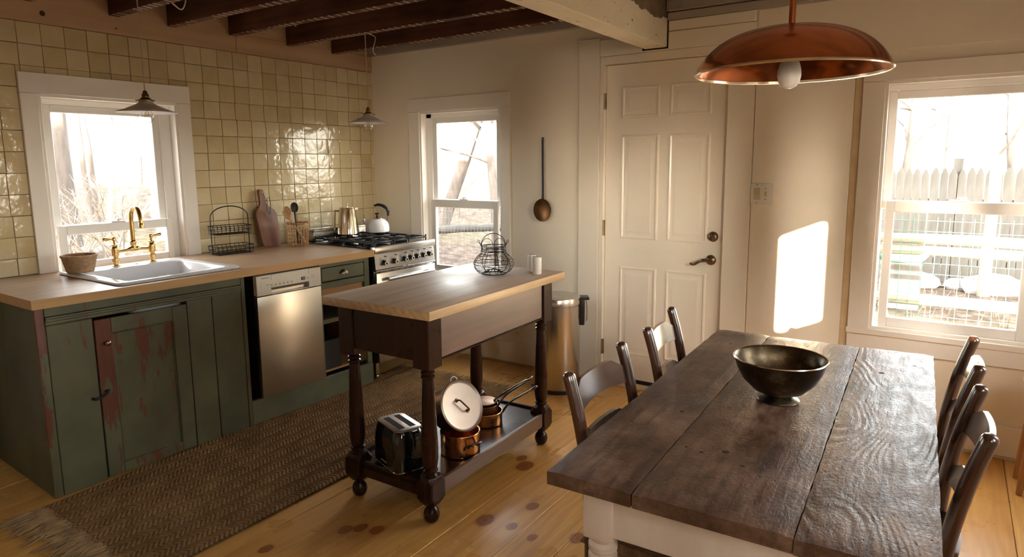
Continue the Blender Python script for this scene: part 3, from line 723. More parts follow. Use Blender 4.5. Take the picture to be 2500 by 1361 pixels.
# faucet
FX, FY, FZ = .19, -2.028, WZ+.0145
fc = thing('bridge_faucet', 'brass bridge faucet with gooseneck spout behind the sink', 'faucet', (FX, FY, FZ))
part('spout', B().tube(bez([(0,0,.118), (0,0,.19), (0,0,.25), (.012,0,.292), (.045,0,.315), (.082,0,.300), (.10,0,.262), (.105,0,.225)], 7), .0115, 14), 'brass', fc)
part('spout_tip', B().lathe([(.0117, 0), (.0135, 0), (.0135, .022), (.0117, .026)], 16, (.105, 0, .205)), 'brass', fc)
part('spout_collar', B().lathe([(.012, 0), (.016, .002), (.016, .01), (.0145, .014), (.0145, .028), (.017, .032), (.017, .042), (.012, .048)], 18, (0, 0, .085)), 'brass', fc)
part('bridge', B().tube(bez([(0,-.098,.078), (0,-.05,.080), (0,-.018,.085), (0,.018,.085), (0,.05,.080), (0,.098,.078)], 5), [.0085]*8+[.010, .013, .016, .017, .017, .017, .017, .016, .013, .010]+[.0085]*8, 12).lathe([(.017, 0), (.013, .012), (.012, .03)], 14, (0,0,.078)), 'brass', fc)
for sg in (-1, 1):
    v = part('valve', B().lathe([(.021, 0), (.021, .005), (.014, .008), (.014, .022), (.018, .024), (.018, .044), (.013, .048), (.013, .055), (.0175, .058), (.0185, .09), (.0175, .102), (.014, .108), (.0155, .11), (.0155, .118), (.006, .122), (.006, .138), (.010, .14), (.011, .152), (.008, .158), (0, .159)], 18, (0, sg*.098, 0)), 'brass', fc)
    part('lever', B().tube([(0, sg*.100, .149), (0, sg*.118, .149), (0, sg*.135, .150), (0, sg*.152, .151), (0, sg*.156, .151)], [.0045, .006, .0085, .0105, .007], 10), 'brass', v)
# woven basket on the sink rim
def woven(b, prof, n=60, rows=16, amp=.0018):
    zs = [p[1] for p in prof]
    def rad(z):
        for (r0, z0), (r1, z1) in zip(prof, prof[1:]):
            if z0 <= z <= z1: return r0+(r1-r0)*(z-z0)/(z1-z0)
        return prof[-1][0]
    N = n*4; R = rows*4
    rings = []
    for k in range(R+1):
        z = zs[0]+(zs[-1]-zs[0])*k/R; rg = []
        for i in range(N):
            ph = (k//4) % 2
            h = abs(math.sin(PI*k/4))*.5+.5*math.sin(2*PI*i/8+PI*ph)
            r = rad(z)+amp*h
            rg.append(b.bm.verts.new((r*math.cos(2*PI*i/N), r*math.sin(2*PI*i/N), z)))
        rings.append(rg)
    for a_, c_ in zip(rings, rings[1:]): b.bridge(a_, c_)
    return rad
wbk = thing('woven_basket', 'small round woven basket standing by the left sink corner', 'basket', (.235, -2.322, WZ+.0155))
b = B(); woven(b, [(.060, .002), (.079, .082)]); part('wall', b, 'wicker', wbk, sm=60)
part('rim', B().lathe([(.078, .078), (.083, .079), (.083, .088), (.078, .090), (.073, .088), (.073, .05), (.060, .006), (0, .006), (0, .001), (.060, .001)], 48), 'wicker', wbk)
# two-tier wire rack
rk = thing('wire_rack', 'two-tier black wire shelf rack with arched handle on the worktop', 'rack', (.185, -1.435, WZ), -.12)
def tray(b, z0, h, lx, ly, flare=.008):
    for (e, z) in ((0, z0), (flare*.5, z0+h/2), (flare, z0+h)):
        c_ = [(x, y, z) for x, y in rrect(-lx-e, lx+e, -ly-e, ly+e, .018, 3)]; b.tube(c_, .0019 if z != z0+h else .0024, 6, True)
    for k in range(9):
        y = -ly+2*ly*k/8
        b.tube([(-lx-flare, y, z0+h), (-lx, y, z0), (lx, y, z0), (lx+flare, y, z0+h)], .0016, 5)
    for k in range(1, 5):
        x = -lx+2*lx*k/5
        b.tube([(x, -ly-flare, z0+h), (x, -ly, z0), (x, ly, z0), (x, ly+flare, z0+h)], .0016, 5)
b = B(); tray(b, .005, .05, .062, .112); part('lower_tray', b, 'black_metal', rk)
b = B(); tray(b, .128, .05, .055, .108); part('upper_tray', b, 'black_metal', rk)
b = B(); b.tube([(0, -.121, .004), (0, -.121, .232)]+[(0, .121*math.cos(PI-PI*i/14), .232+.068*math.sin(PI*i/14)) for i in range(1, 14)]+[(0, .121, .232), (0, .121, .004)], .0033, 8); part('arched_frame', b, 'black_metal', rk)
# cutting board
cb = thing('cutting_board', 'dark wooden paddle cutting board leaning on the tiles', 'cutting board', (.105, -1.075, WZ+.001))
out = bez([(-.052,0,0), (-.068,.016,0), (-.076,.08,0), (-.083,.16,0), (-.087,.215,0), (-.078,.248,0), (-.052,.272,0), (-.042,.30,0), (-.040,.375,0), (-.030,.386,0), (-.012,.385,0), (-.003,.372,0), (.000,.305,0), (.012,.275,0), (.05,.250,0), (.070,.22,0), (.076,.16,0), (.078,.08,0), (.070,.018,0), (.052,0,0)], 4)
cbody = part('paddle', B().prism([(p.x, p.y) for p in out], 0, .02, lambda u, v, h: (h-.02-.16*v, u, v), .003), 'board', cb)
part('hang_loop', B().tube(bez([(-.056,-.022,.36), (-.040,-.012,.34), (-.03,.0,.30), (-.026,-.012,.26), (-.018,.002,.22), (-.02,.01,.235), (-.030,.022,.30), (-.045,.025,.33), (-.05,.01,.315), (-.04,-.005,.31)], 4), .0018, 5), 'twine', cb)
# utensil basket of copper wire and its utensils
UB = (.235, -.962, WZ)
ub = thing('utensil_basket', 'round copper wire basket holding cooking spoons', 'basket', UB)
b = B()
for z, r in ((.002, .062), (.03, .063), (.055, .064), (.08, .066), (.105, .067), (.13, .069), (.155, .071), (.162, .072)):
    b.tube([(r*math.cos(2*PI*i/20)+random.uniform(-.001,.001), r*math.sin(2*PI*i/20), z+random.uniform(-.003,.003)) for i in range(20)], .0015 if z < .15 else .0026, 5, True)
for i in range(20):
    a = 2*PI*i/20; j = random.uniform(-.05, .05)
    b.tube([(.062*math.cos(a), .062*math.sin(a), .002), (.066*math.cos(a+j), .066*math.sin(a+j), .08), (.072*math.cos(a), .072*math.sin(a), .162)], .0013, 5)
for i in range(6): b.tube([(-.062*math.cos(PI*i/6), -.062*math.sin(PI*i/6), .003), (.062*math.cos(PI*i/6), .062*math.sin(PI*i/6), .003)], .0012, 5)
part('wire_cage', b, 'copper_wire', ub)
def spoon(label, mat, p0, p1, bw, bl, slots=False):
    t_ = thing('cooking_spoon', label, 'spoon', (0,0,0), 0, 'utensils in the wire basket')
    d = (Vector(p1)-Vector(p0)); L = d.length; d.normalize()
    part('handle', B().tube([Vector(p0)+d*(L*k/6) for k in range(7)], [.0055, .006, .006, .0058, .0056, .0055, .007], 8), mat, t_)
    face = Vector((.86, -.5, .1)); a = (face-d*face.dot(d)).normalized(); s_ = d.cross(a)
    c = Vector(p1)+d*bl*.8; b = B(); rings = []
    for k in range(13):
        u = -1+2*k/12; w = math.sqrt(max(0, 1-abs(u)**2.2))*bw+.001; dep = (1-u*u)*.007
        rings.append([b.bm.verts.new(c+d*u*bl+s_*w*math.cos(q)+a*((.004*math.sin(q) if math.sin(q) < 0 else -.001*math.sin(q))-dep*(math.cos(q*1)**2 < .8))) for q in [2*PI*i/14 for i in range(14)]])
    for q, w in zip(rings, rings[1:]): b.bridge(q, w)
    b.bm.faces.new(rings[0][::-1]); b.bm.faces.new(rings[-1]); part('bowl', b, mat, t_, sm=60)
ux, uy, uz = UB
spoon('pale wooden spoon leaning left with its handle tip showing through the wires', 'wood_pale', (ux+.045, uy+.035, uz+.012), (ux+.02, uy-.085, uz+.20), .021, .034)
spoon('tan wooden slotted spoon between the pale spoon and the black spoon', 'wood_pale', (ux+.02, uy+.03, uz+.012), (ux-.02, uy-.048, uz+.215), .022, .036)
spoon('black cooking spoon standing tallest in the wire basket', 'dark_spoon', (ux-.01, uy+.005, uz+.012), (ux-.008, uy-.012, uz+.235), .024, .036)
# dishwasher
dw = thing('dishwasher', 'stainless steel slim dishwasher beside the green sink cabinet', 'dishwasher', CO, A)
part('tub', B().box(-.62, -.052, 1.05, 1.472, .155, .842), 'fridge_black', dw)
part('door_panel', B().box(-.052, -.020, 1.046, 1.474, .152, .729, .004, 2), 'dw_steel', dw)
b = B().box(-.052, -.017, 1.046, 1.137, .733, .846, .003).box(-.052, -.017, 1.387, 1.474, .733, .846, .003).box(-.052, -.017, 1.137, 1.387, .769, .846, .003).box(-.052, -.017, 1.137, 1.387, .7325, .737)
cp = part('control_panel', b, 'panel_light', dw)
part('grip_pocket', B().box(-.0525, -.048, 1.137, 1.387, .737, .769).prism([(-.048, .769), (-.048, .752), (-.024, .769)], 1.1375, 1.3865, lambda u, v, h: (u, h, v)), 'dw_steel', cp)
part('touch_strip', B().box(-.017, -.0162, 1.074, 1.453, .774, .815), 'panel_light', cp)
part('button_marks', B().box(-.0162, -.0158, 1.10, 1.126, .789, .793), 'panel_mark', cp)
for k in range(6): part('button', B().lathe([(0, .0012), (.0055, .001), (.006, 0)], 12, M=Matrix.Translation((-.0162, 1.14+.026*k, .786)) @ Matrix.Rotation(PI/2, 4, 'Y')), 'panel_mark', cp)
part('name_plate', B().box(-.017, -.0164, 1.077, 1.124, .827, .834), 'panel_mark', cp)
dp = part('display', B().box(-.0162, -.0155, 1.333, 1.362, .785, .803), 'lcd', cp)
def text(name, body, size, mat, parent, loc, rot, ext=.0003):
    cu = bpy.data.curves.new(name, 'FONT'); cu.body = body; cu.size = size; cu.extrude = ext; cu.align_x = 'CENTER'; cu.align_y = 'CENTER'
    cu.materials.append(MT[mat]); o = bpy.data.objects.new(name, cu); COL.objects.link(o); o.parent = parent; o.location = loc; o.rotation_euler = rot
    me = bpy.data.meshes.new_from_object(o.evaluated_get(bpy.context.evaluated_depsgraph_get())); me.name = name
    bpy.data.objects.remove(o)
    o = bpy.data.objects.new(name, me); COL.objects.link(o); o.parent = parent; o.location = loc; o.rotation_euler = rot
    return o
text('display_digits', '1:50', .0135, 'plate', dp, (-.0150, 1.3475, .794), (PI/2, 0, PI/2))
part('button_marks', B().box(-.0162, -.0158, 1.375, 1.386, .788, .797).box(-.0162, -.0158, 1.40, 1.425, .802, .804).box(-.0162, -.0158, 1.40, 1.425, .795, .797).box(-.0162, -.0158, 1.40, 1.425, .788, .790), 'panel_mark', cp)
# drawer cabinet with toe board
dcab = thing('drawer_cabinet', 'green cabinet with one drawer over open shelves beside the range', 'cabinet', CO, A)
part('frame', B().box(-.056, -.035, 1.478, 1.490, .151, .857).box(-.056, -.035, 1.828, 1.868, .151, .857, .002).box(-.056, -.035, 1.490, 1.828, .832, .857).box(-.056, -.035, 1.490, 1.828, .700, .739, .002), 'green_new', dcab)
part('side_panel', B().box(-.70, -.056, 1.856, 1.868, .004, .857), 'green_dark', dcab)
part('side_panel', B().box(-.70, -.056, 1.478, 1.489, .151, .857), 'green_dark', dcab)
part('back_panel', B().box(-.70, -.69, 1.49, 1.856, .15, .857), 'drawer_wood', dcab)
part('shelf', B().box(-.68, -.10, 1.49, 1.856, .155, .170), 'drawer_wood', dcab)
part('shelf', B().box(-.68, -.06, 1.49, 1.856, .477, .502), 'green_new', dcab)
part('drawer_runner', B().box(-.60, -.06, 1.495, 1.852, .655, .695), 'drawer_wood', dcab)
part('inner_panel', B().box(-.45, -.06, 1.836, 1.855, .171, .46), 'drawer_wood', dcab)
dwr = part('drawer', B().box(-.060, -.034, 1.494, 1.824, .745, .827, .003), 'green_new', dcab)
part('drawer_outline', B().box(-.062, -.054, 1.488, 1.830, .738, .834), 'dark_void', dwr)
b = B()
for k in range(7):
    pass
def cup(u, v):
    a = PI*u; e = PI/2*v
    return (-.034+.022*math.sin(e)*math.sin(a*1)**.5 if 0 < u < 1 else -.034, 1.656+.030*math.cos(a)*(1 if v < .99 else 1)*(1-.25*v*0), .779+.026*math.sin(a)*math.cos(e)+.0)
b.grid(14, 6, cup); part('cup_pull', b, 'antique_bronze', dwr, sm=60)
part('toe_board', B().box(-.056, -.034, .985, 1.870, .012, .150, .002), 'green_new', dcab)
part('gap_shade_panel', B().box(-.30, -.20, .985, 1.045, .15, .857), 'fridge_black', dcab)  # dark panel painting the shade in the gap beside the dishwasher
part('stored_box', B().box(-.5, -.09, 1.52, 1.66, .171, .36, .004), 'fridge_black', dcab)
# range
rg = thing('gas_range', 'stainless steel gas range with five burners and seven knobs in the corner', 'range', CO, A)
part('body', B().box(-.76, -.03, 1.902, 2.458, .13, .898), 'steel', rg)
part('cooktop', B().box(-.76, -.035, 1.897, 2.462, .898, .905, .002), 'black_gloss', rg)
part('front_lip', B().box(-.045, .0, 1.894, 2.464, .870, .914, .004, 2), 'steel_h', rg)
part('control_panel', B().prism([(-.03, .766), (-.004, .766), (-.014, .869), (-.03, .869)], 1.897, 2.461, lambda u, v, h: (u, h, v)), 'steel_h', rg)
part('trim_rail', B().box(-.03, .002, 1.897, 2.461, .752, .764, .002), 'steel_h', rg)
od = part('oven_door', B().box(-.03, -.002, 1.902, 2.458, .245, .742, .004, 2), 'steel_h', rg)
part('oven_glass', B().box(-.002, -.0008, 1.98, 2.38, .36, .62), 'black_gloss', od)
part('door_handle', B().cyl((.045, 1.965, .70), (.045, 2.40, .70), .011, n=14).cyl((-.003, 1.985, .70), (.045, 1.985, .70), .008).cyl((-.003, 2.38, .70), (.045, 2.38, .70), .008), 'steel_h', od)
part('bottom_drawer', B().box(-.03, -.004, 1.902, 2.458, .135, .238, .003), 'steel_h', rg)
for s_, x_ in ((1.935, -.075), (2.425, -.075), (1.935, -.70), (2.425, -.70)): part('leg', B().cyl((x_, s_, .001), (x_, s_, .13), .019, .022, 16).cyl((x_, s_, 0.0005), (x_, s_, .035), .0225, n=16), 'chrome', rg)
part('backguard', B().box(-.775, -.69, 1.94, 2.44, .905, .985, .004).box(-.78, -.675, 1.935, 2.445, .975, .993, .004), 'steel_h', rg)
for s_, z_ in ((1.973, .806), (2.067, .807), (2.160, .811), (2.220, .813), (2.281, .814), (2.344, .815), (2.405, .817)):
    MK = Matrix.Translation((-.010, s_, z_)) @ Matrix.Rotation(PI/2+.095, 4, 'Y')
    kb = part('knob', B().lathe([(0, .030), (.013, .030), (.0155, .026), (.0165, .003), (.019, 0)], 20, M=MK), 'black_plastic', rg)
    part('pointer_ring', B().lathe([(.008, .0315), (.0135, .0315), (.0145, .030), (.0145, .028), (.008, .029)], 20, M=MK).box(-.036, -.012, -.0048, .0048, .026, .0315, .002, M=MK), 'panel_light', kb)
    part('dial_marks', B().box(-.0065, -.0060, -.007, .007, -.003, .003, M=Matrix.Translation((.0, s_+.018, z_+.040))), 'black_plastic', rg)
for x_, s_, r in ((-.20, 2.03, .038), (-.52, 2.03, .046), (-.36, 2.18, .058), (-.20, 2.33, .046), (-.52, 2.33, .038)):
    part('burner', B().lathe([(0, .024), (r*.75, .024), (r*.8, .018), (r*.8, .015), (r, .013), (r, .004), (r*1.15, .001)], 24, (x_, s_, .905)), 'iron', rg)
for s0, s1 in ((1.925, 2.105), (2.115, 2.245), (2.255, 2.435)):
    b = B(); z0, z1 = .928, .940
    for (xa, xb, sa, sb) in ((-.66, -.65, s0, s1), (-.065, -.055, s0, s1), (-.66, -.055, s0, s0+.009), (-.66, -.055, s1-.009, s1), (-.365, -.355, s0, s1)): b.box(xa, xb, sa, sb, z0, z1, .002)
    sm_ = (s0+s1)/2
    for xc in (-.20, -.52):
        for (xa, xb, sa, sb) in ((xc-.13, xc-.03, sm_-.004, sm_+.004), (xc+.03, xc+.13, sm_-.004, sm_+.004), (xc-.004, xc+.004, s0, sm_-.025), (xc-.004, xc+.004, sm_+.025, s1)): b.box(xa, xb, sa, sb, z0, z1+.004, .002)
    for xa in (-.655, -.06):
        for sa in (s0+.0045, s1-.0045): b.box(xa-.005, xa+.005, sa-.0045, sa+.0045, .905, .95, .002)
    part('grate', b, 'iron', rg)
GZ = .9455
RV = Vector((math.cos(yaw), math.sin(yaw), 0))     # horizontal direction to the picture's right
# french press
fp = thing('coffee_press', 'polished steel coffee press on the left of the cooktop', 'coffee pot', (.285, -.56, GZ))
part('body', B().lathe([(0, 0), (.074, 0), (.078, .004), (.077, .02), (.060, .185), (.0615, .190), (.058, .193), (.058, .198), (0, .199)], 40), 'gold_steel', fp)
part('plunger_knob', B().lathe([(.0035, .198), (.0035, .222), (.012, .224), (.012, .229), (0, .231)], 16), 'chrome', fp)
q = lambda a, z: tuple(-RV*a)[:2]+(z,)
part('handle', B().tube(bez([q(.060, .165), q(.078, .170), q(.091, .168), q(.094, .14), q(.098, .09), q(.100, .045), q(.099, .03)], 5), [.006]*10+[.009]*21, 10), 'gold_steel', fp)
part('pour_lip', B().prism([(-.012, 0), (.012, 0), (0, .02)], .178, .192, lambda u, v, h: tuple(RV*(.058+v)+Vector((-RV.y, RV.x, 0))*u)[:2]+(h,)), 'gold_steel', fp)
# kettle
kt = thing('kettle', 'white enamel kettle with black knob and hooked handle on the cooktop', 'kettle', (.372, -.352, GZ))
part('body', B().lathe([(0, 0), (.080, 0), (.087, .006), (.089, .03), (.084, .062), (.068, .088), (.05, .100), (.05, .102)], 40), 'white_enamel', kt)
part('base_band', B().lathe([(.075, -.001), (.088, -.001), (.0885, .004), (.085, .004)], 36), 'black_plastic', kt)
ld = part('lid', B().lathe([(.05, .101), (.053, .103), (.05, .107), (.02, .111), (0, .112)], 32), 'chrome', kt)
part('lid_knob', B().lathe([(.012, .111), (.006, .117), (.006, .130), (.016, .136), (.017, .140), (.012, .144), (0, .145)], 20), 'black_plastic', ld)
r_ = lambda a, z, o=0: (RV.x*a-RV.y*o, RV.y*a+RV.x*o, z)
sp = part('spout', B().tube([r_(-.068, .058), r_(-.085, .070), r_(-.100, .086)], [.022, .017, .0135], 14), 'white_enamel', kt)
part('whistle', B().tube([r_(-.098, .084), r_(-.104, .094)], .012, 12).prism([(-.010, 0), (.010, 0), (0, .035)], -.002, .002, lambda u, v, h: r_(-.098+h+v*.1, .094+v, u)), 'chrome', sp)
hd = part('handle', B().tube(bez([r_(.082, .122), r_(.084, .150), r_(.078, .172), r_(.058, .190), r_(.03, .202), r_(.005, .204), r_(-.018, .197)], 5), [.009]*6+[.012]*12+[.011]*8+[.008]*5, 10), 'black_plastic', kt)
part('handle_bracket', B().tube([r_(.070, .082, -.008), r_(.082, .13, -.004)], .0035, 8).tube([r_(.070, .082, .008), r_(.082, .13, .004)], .0035, 8), 'chrome', hd)
# ------------------------------------------------------------------ kitchen island
IO, IA = (1.7681, -2.0525, 0), .0192
il = thing('kitchen_island', 'kitchen island table with pale worn top on dark turned legs', 'island', IO, IA)
IW, IL = .588, 1.0585
o = part('tabletop', B().box(0, IW, 0, IL, .868, .905, .004, 2), 'island_top', il); edge_mat(o, 'island_edge')
part('apron', B().box(.125, .460, .052, .072, .684, .8675), 'stain', il)
part('apron', B().box(.125, .460, IL-.072, IL-.052, .684, .8675), 'stain', il)
part('apron', B().box(.505, .530, .130, IL-.130, .686, .8675, .002), 'stain_sheen', il)
part('apron', B().box(.055, .080, .130, IL-.130, .686, .8675, .002), 'stain_sheen', il)
part('apron_bead', B().box(.503, .534, .130, IL-.130, .678, .6855, .002), 'stain', il)
prof = [(.013, .018), (.022, .006), (.030, .022), (.0325, .040), (.030, .056), (.020, .068), (.017, .074), (.024, .082)]
foot = [(0, 0), (.016, .001), (.026, .008), (.032, .022), (.0335, .036), (.030, .052), (.021, .064), (.0165, .069), (.018, .075), (.030, .083)]
turn = [(.036, .200), (.030, .206), (.024, .214), (.031, .222), (.031, .228), (.024, .234), (.029, .242), (.0335, .275), (.034, .32), (.031, .40), (.0265, .52), (.0225, .600), (.0215, .607), (.028, .613), (.028, .620), (.0215, .625), (.0275, .631), (.0275, .638), (.022, .643), (.034, .656)]
me_leg = None
for (lx, ly) in ((.087, .0875), (.4975, .0875), (.4975, IL-.0875), (.087, IL-.0875)):
    if me_leg is None:
        b = B()
        b.lathe(foot, 20).lathe(turn, 20)
        b.box(-.0425, .0425, -.0425, .0425, .654, .868, .004)
        # chamfered lower block
        ch = .018; hf = .043
        oc = [(hf-ch, -hf), (hf, -hf+ch), (hf, hf-ch), (hf-ch, hf), (-hf+ch, hf), (-hf, hf-ch), (-hf, -hf+ch), (-hf+ch, -hf)]
        sq = [(hf-.005, -hf), (hf, -hf+.005), (hf, hf-.005), (hf-.005, hf), (-hf+.005, hf), (-hf, hf-.005), (-hf, -hf+.005), (-hf+.005, -hf)]
        rr_ = [[b.bm.verts.new((x*k, y*k, z)) for x, y in pl] for pl, z, k in ((oc, .078, .62), (oc, .098, .95), (sq, .112, 1), (sq, .178, 1), (oc, .192, .97), (oc, .203, .84))]
        for u_, w_ in zip(rr_, rr_[1:]): b.bridge(u_, w_)
        b.bm.faces.new(rr_[0][::-1]); b.bm.faces.new(rr_[-1])
        me_leg = b.mesh('leg', 35); me_leg.materials.append(MT['stain'])
    o = bpy.data.objects.new('leg', me_leg); COL.objects.link(o); o.parent = il; o.location = (lx, ly, 0)
part('shelf', B().box(.06, .525, .06, IL-.06, .150, .170, .002), 'stain_shelf', il)
part('shelf_rail', B().box(.515, .532, .131, IL-.131, .112, .182, .003), 'stain_sheen', il)
part('shelf_rail', B().box(.053, .070, .131, IL-.131, .112, .182, .003), 'stain', il)
part('shelf_rail', B().box(.131, .454, .060, .077, .112, .182, .003), 'stain', il)
part('shelf_rail', B().box(.131, .454, IL-.077, IL-.060, .112, .182, .003), 'stain', il)
SZ = .1715
# egg basket
eb = thing('wire_egg_basket', 'round dark wire egg basket with handle on the island top', 'basket', (2.075, -1.238, .906))
prof_e = [(.055, .004), (.078, .012), (.096, .032), (.101, .052), (.094, .074), (.078, .092), (.066, .102), (.060, .112), (.060, .142)]
def rad_e(z):
    for (r0, z0), (r1, z1) in zip(prof_e, prof_e[1:]):
        if z0 <= z <= z1: return r0+(r1-r0)*(z-z0)/(z1-z0)
    return .060
b = B(); N = 24
for k in range(22):
    z = .006+(.134)*k/21; r = rad_e(z); ph = random.uniform(0, 6)
    b.tube([(r*math.cos(2*PI*i/N), r*math.sin(2*PI*i/N), z+.0022*math.sin(2*PI*i/N*2+ph)) for i in range(N)], .0009, 4, True)
part('hoops', b, 'black_metal', eb)
b = B()
for i in range(9):
    a = 2*PI*i/9
    b.tube([(0, 0, .028), (.03*math.cos(a), .03*math.sin(a), .020), (.05*math.cos(a), .05*math.sin(a), .006)]+[(r*math.cos(a), r*math.sin(a), z) for r, z in prof_e], .0016, 5)
part('ribs', b, 'black_metal', eb)
b = B()
b.tube([(.061*math.cos(2*PI*i/N), .061*math.sin(2*PI*i/N), .142) for i in range(N)], .0022, 6, True).tube([(.063*math.cos(2*PI*i/N), .063*math.sin(2*PI*i/N), .118) for i in range(N)], .0020, 6, True)
b.tube([(.055*math.cos(2*PI*i/N), .055*math.sin(2*PI*i/N), .003) for i in range(N)], .0022, 6, True)
part('rim', b, 'black_metal', eb)
b = B()
for c, w in ((-.030, .028), (.030, .028)):
    b.tube([tuple(RV*(c+w*math.cos(PI-PI*i/10)))[:2]+(.142+.036*math.sin(PI*i/10),) for i in range(11)], .0014, 5)
b.tube([tuple(RV*(.061*math.cos(PI-PI*i/12))+Vector((-RV.y, RV.x, 0))*.03*math.sin(PI*i/12))[:2]+(.142+.058*math.sin(PI*i/12),) for i in range(13)], .0019, 6)
for sg in (-1, 1): b.tube([tuple(RV*sg*a)[:2]+(z,) for a, z in ((.061, .142), (.068, .155), (.076, .162), (.074, .172), (.067, .165), (.064, .15))], .0014, 5)
part('bail_handle', b, 'black_metal', eb)
# shakers
for (x, y, lab) in ((2.190, -1.066, 'white ceramic shaker at the back, partly hidden by the other shaker'), (2.256, -1.122, 'white ceramic shaker in front, nearest the island edge')):
    t_ = thing('shaker', lab, 'shaker', (x, y, .906), 0, 'salt and pepper shakers')
    b = B(); rings = []
    for z, r in ((0, .020), (.003, .0225), (.080, .0225), (.086, .021)):
        rings.append([b.bm.verts.new((r*math.cos(2*PI*i/24), r*math.sin(2*PI*i/24), z+(.003*math.cos(2*PI*i/24+2.4) if z > .07 else 0))) for i in range(24)])
    for u_, w_ in zip(rings, rings[1:]): b.bridge(u_, w_)
    b.bm.faces.new(rings[0][::-1]); b.bm.faces.new(rings[-1]); part('body', b, 'ceramic', t_)
    part('pour_holes', B().lathe([(0, .0008), (.002, .0006), (.0025, 0)], 8, (0, 0, .0862)), 'panel_mark', t_)
# toaster
ts = thing('toaster', 'black two-slot toaster with steel top on the island shelf', 'toaster', (2.045, -1.90, SZ+.001), -.33)
ts.scale = (1.14, 1.14, 1.10)
b = B(); lv = [(.098, .062, .030, .012), (.104, .068, .034, .016), (.105, .069, .036, .05), (.101, .066, .036, .12), (.094, .059, .034, .155), (.088, .054, .030, .166)]
rr_ = [[b.bm.verts.new((x, y, z)) for x, y in rrect(-hx_, hx_, -hy_, hy_, r, 6)] for hx_, hy_, r, z in lv]
for u_, w_ in zip(rr_, rr_[1:]): b.bridge(u_, w_)
b.bm.faces.new(rr_[0][::-1]); b.bm.faces.new(rr_[-1]); part('shell', b, 'black_gloss', ts, sm=50)
b = B(); lv = [(.089, .055, .030, .165), (.089, .055, .030, .169), (.085, .051, .027, .171)]
rr_ = [[b.bm.verts.new((x, y, z)) for x, y in rrect(-hx_, hx_, -hy_, hy_, r, 6)] for hx_, hy_, r, z in lv]
for u_, w_ in zip(rr_, rr_[1:]): b.bridge(u_, w_)
b.bm.faces.new(rr_[-1]); tp = part('top_plate', b, 'tin', ts)
for y in (-.022, .022): part('slot', B().box(-.066, .066, y-.012, y+.012, .1705, .1716, .0003), 'dark_void', tp)
b = B(); rr_ = [[b.bm.verts.new((x, y, z)) for x, y in rrect(-hx_, hx_, -hy_, hy_, .034, 6)] for hx_, hy_, z in ((.1045, .0685, .010), (.1055, .0695, .012), (.1045, .0685, .014))]
for u_, w_ in zip(rr_, rr_[1:]): b.bridge(u_, w_)
part('steel_band', b, 'chrome', ts)
part('name_mark', B().box(-.022, .022, -.0694, -.0688, .030, .0335), 'panel_mark', ts)
part('foot_pads', B().box(-.08, .08, -.05, .05, 0, .011), 'black_plastic', ts)
part('side_lever', B().box(-.118, -.104, -.012, .012, .10, .112, .003, 2), 'black_plastic', ts)
# copper pots
PB = Vector((2.186, -1.664, SZ))
def pot_shell(r, h, t=.004): return [(0, 0), (r-.004, 0), (r, .004), (r, h), (r+.002, h+.001), (r+.001, h+.003), (r-t, h+.003), (r-t, .006), (0, .006)]
p1 = thing('copper_stockpot', 'copper pot with iron loop handle standing on the island shelf', 'pot', tuple(PB))
part('body', B().lathe(pot_shell(.088, .098), 40), 'copper_pan', p1)
TC = (Vector((3.9415, -3.8344, 0))-PB); TC.z = 0; TC.normalize(); TS = Vector((-TC.y, TC.x, 0))
hv = (TC*.80+TS*.60).normalized(); hs = Vector((-hv.y, hv.x, 0))
b = B()
b.prism([(-.045, .042), (.045, .042), (.040, .058), (.012, .060), (-.012, .060), (-.040, .058)], .087, .0915, lambda u, v, h: tuple(hv*(h-.4*u*u/.088*.9)+hs*u)[:2]+(v,))
b.tube(bez([hv*.090+hs*-.026+Vector((0,0,.052)), hv*.105+hs*-.03+Vector((0,0,.068)), hv*.122+hs*-.02+Vector((0,0,.078)), hv*.122+hs*.02+Vector((0,0,.078)), hv*.105+hs*.03+Vector((0,0,.068)), hv*.090+hs*.026+Vector((0,0,.052))], 4), .006, 8)
lh = part('loop_handle', b, 'iron_handle', p1)
b = B()
for u in (-.034, 0, .034): b.cyl(hv*(.0905-.4*u*u/.088*.9)+hs*u+Vector((0,0,.050)), hv*(.095-.4*u*u/.088*.9)+hs*u+Vector((0,0,.050)), .0035, n=8)
part('rivets', b, 'tin', lh)
b = B(); h2 = -hv
b.tube(bez([h2*.089+hs*-.026+Vector((0,0,.052)), h2*.105+hs*-.03+Vector((0,0,.06)), h2*.112+hs*0+Vector((0,0,.066)), h2*.105+hs*.03+Vector((0,0,.06)), h2*.089+hs*.026+Vector((0,0,.052))], 4), .006, 8)
part('loop_handle', b, 'iron_handle', p1)
def frame(c, n, up=(0,0,1)):
    n = Vector(n).normalized(); a = Vector(up).cross(n).normalized(); b_ = n.cross(a)
    M = Matrix((a, b_, n)).transposed().to_4x4(); M.translation = Vector(c); return M
camv = Vector((3.9415, -3.8344, 1.4513))
LC = PB + Vector((.0, .02, .208))
tc = (camv-LC).normalized()
LN = (tc*.70 + RV*.64 + Vector((0,0,1))*.20).normalized()
p2 = thing('copper_casserole', 'larger copper pot lying tilted in the copper pot below, mouth covered by the lid', 'pot', (0,0,0))
MF = frame(LC-LN*.112, LN)
part('body', B().lathe(pot_shell(.098, .098), 40, M=MF), 'copper_dark', p2)
part('side_handle', B().tube([MF @ Vector(v) for v in ((-.094, .0, .05), (-.13, .004, .054), (-.17, .008, .055), (-.19, .012, .056))], [.006, .005, .006, .009], 8, flat=.5), 'iron_handle', p2)
ML = frame(LC, LN)
l1 = thing('pot_lid', 'round pale tinned pot lid with bar handle leaning against the copper pot', 'lid', (0,0,0))
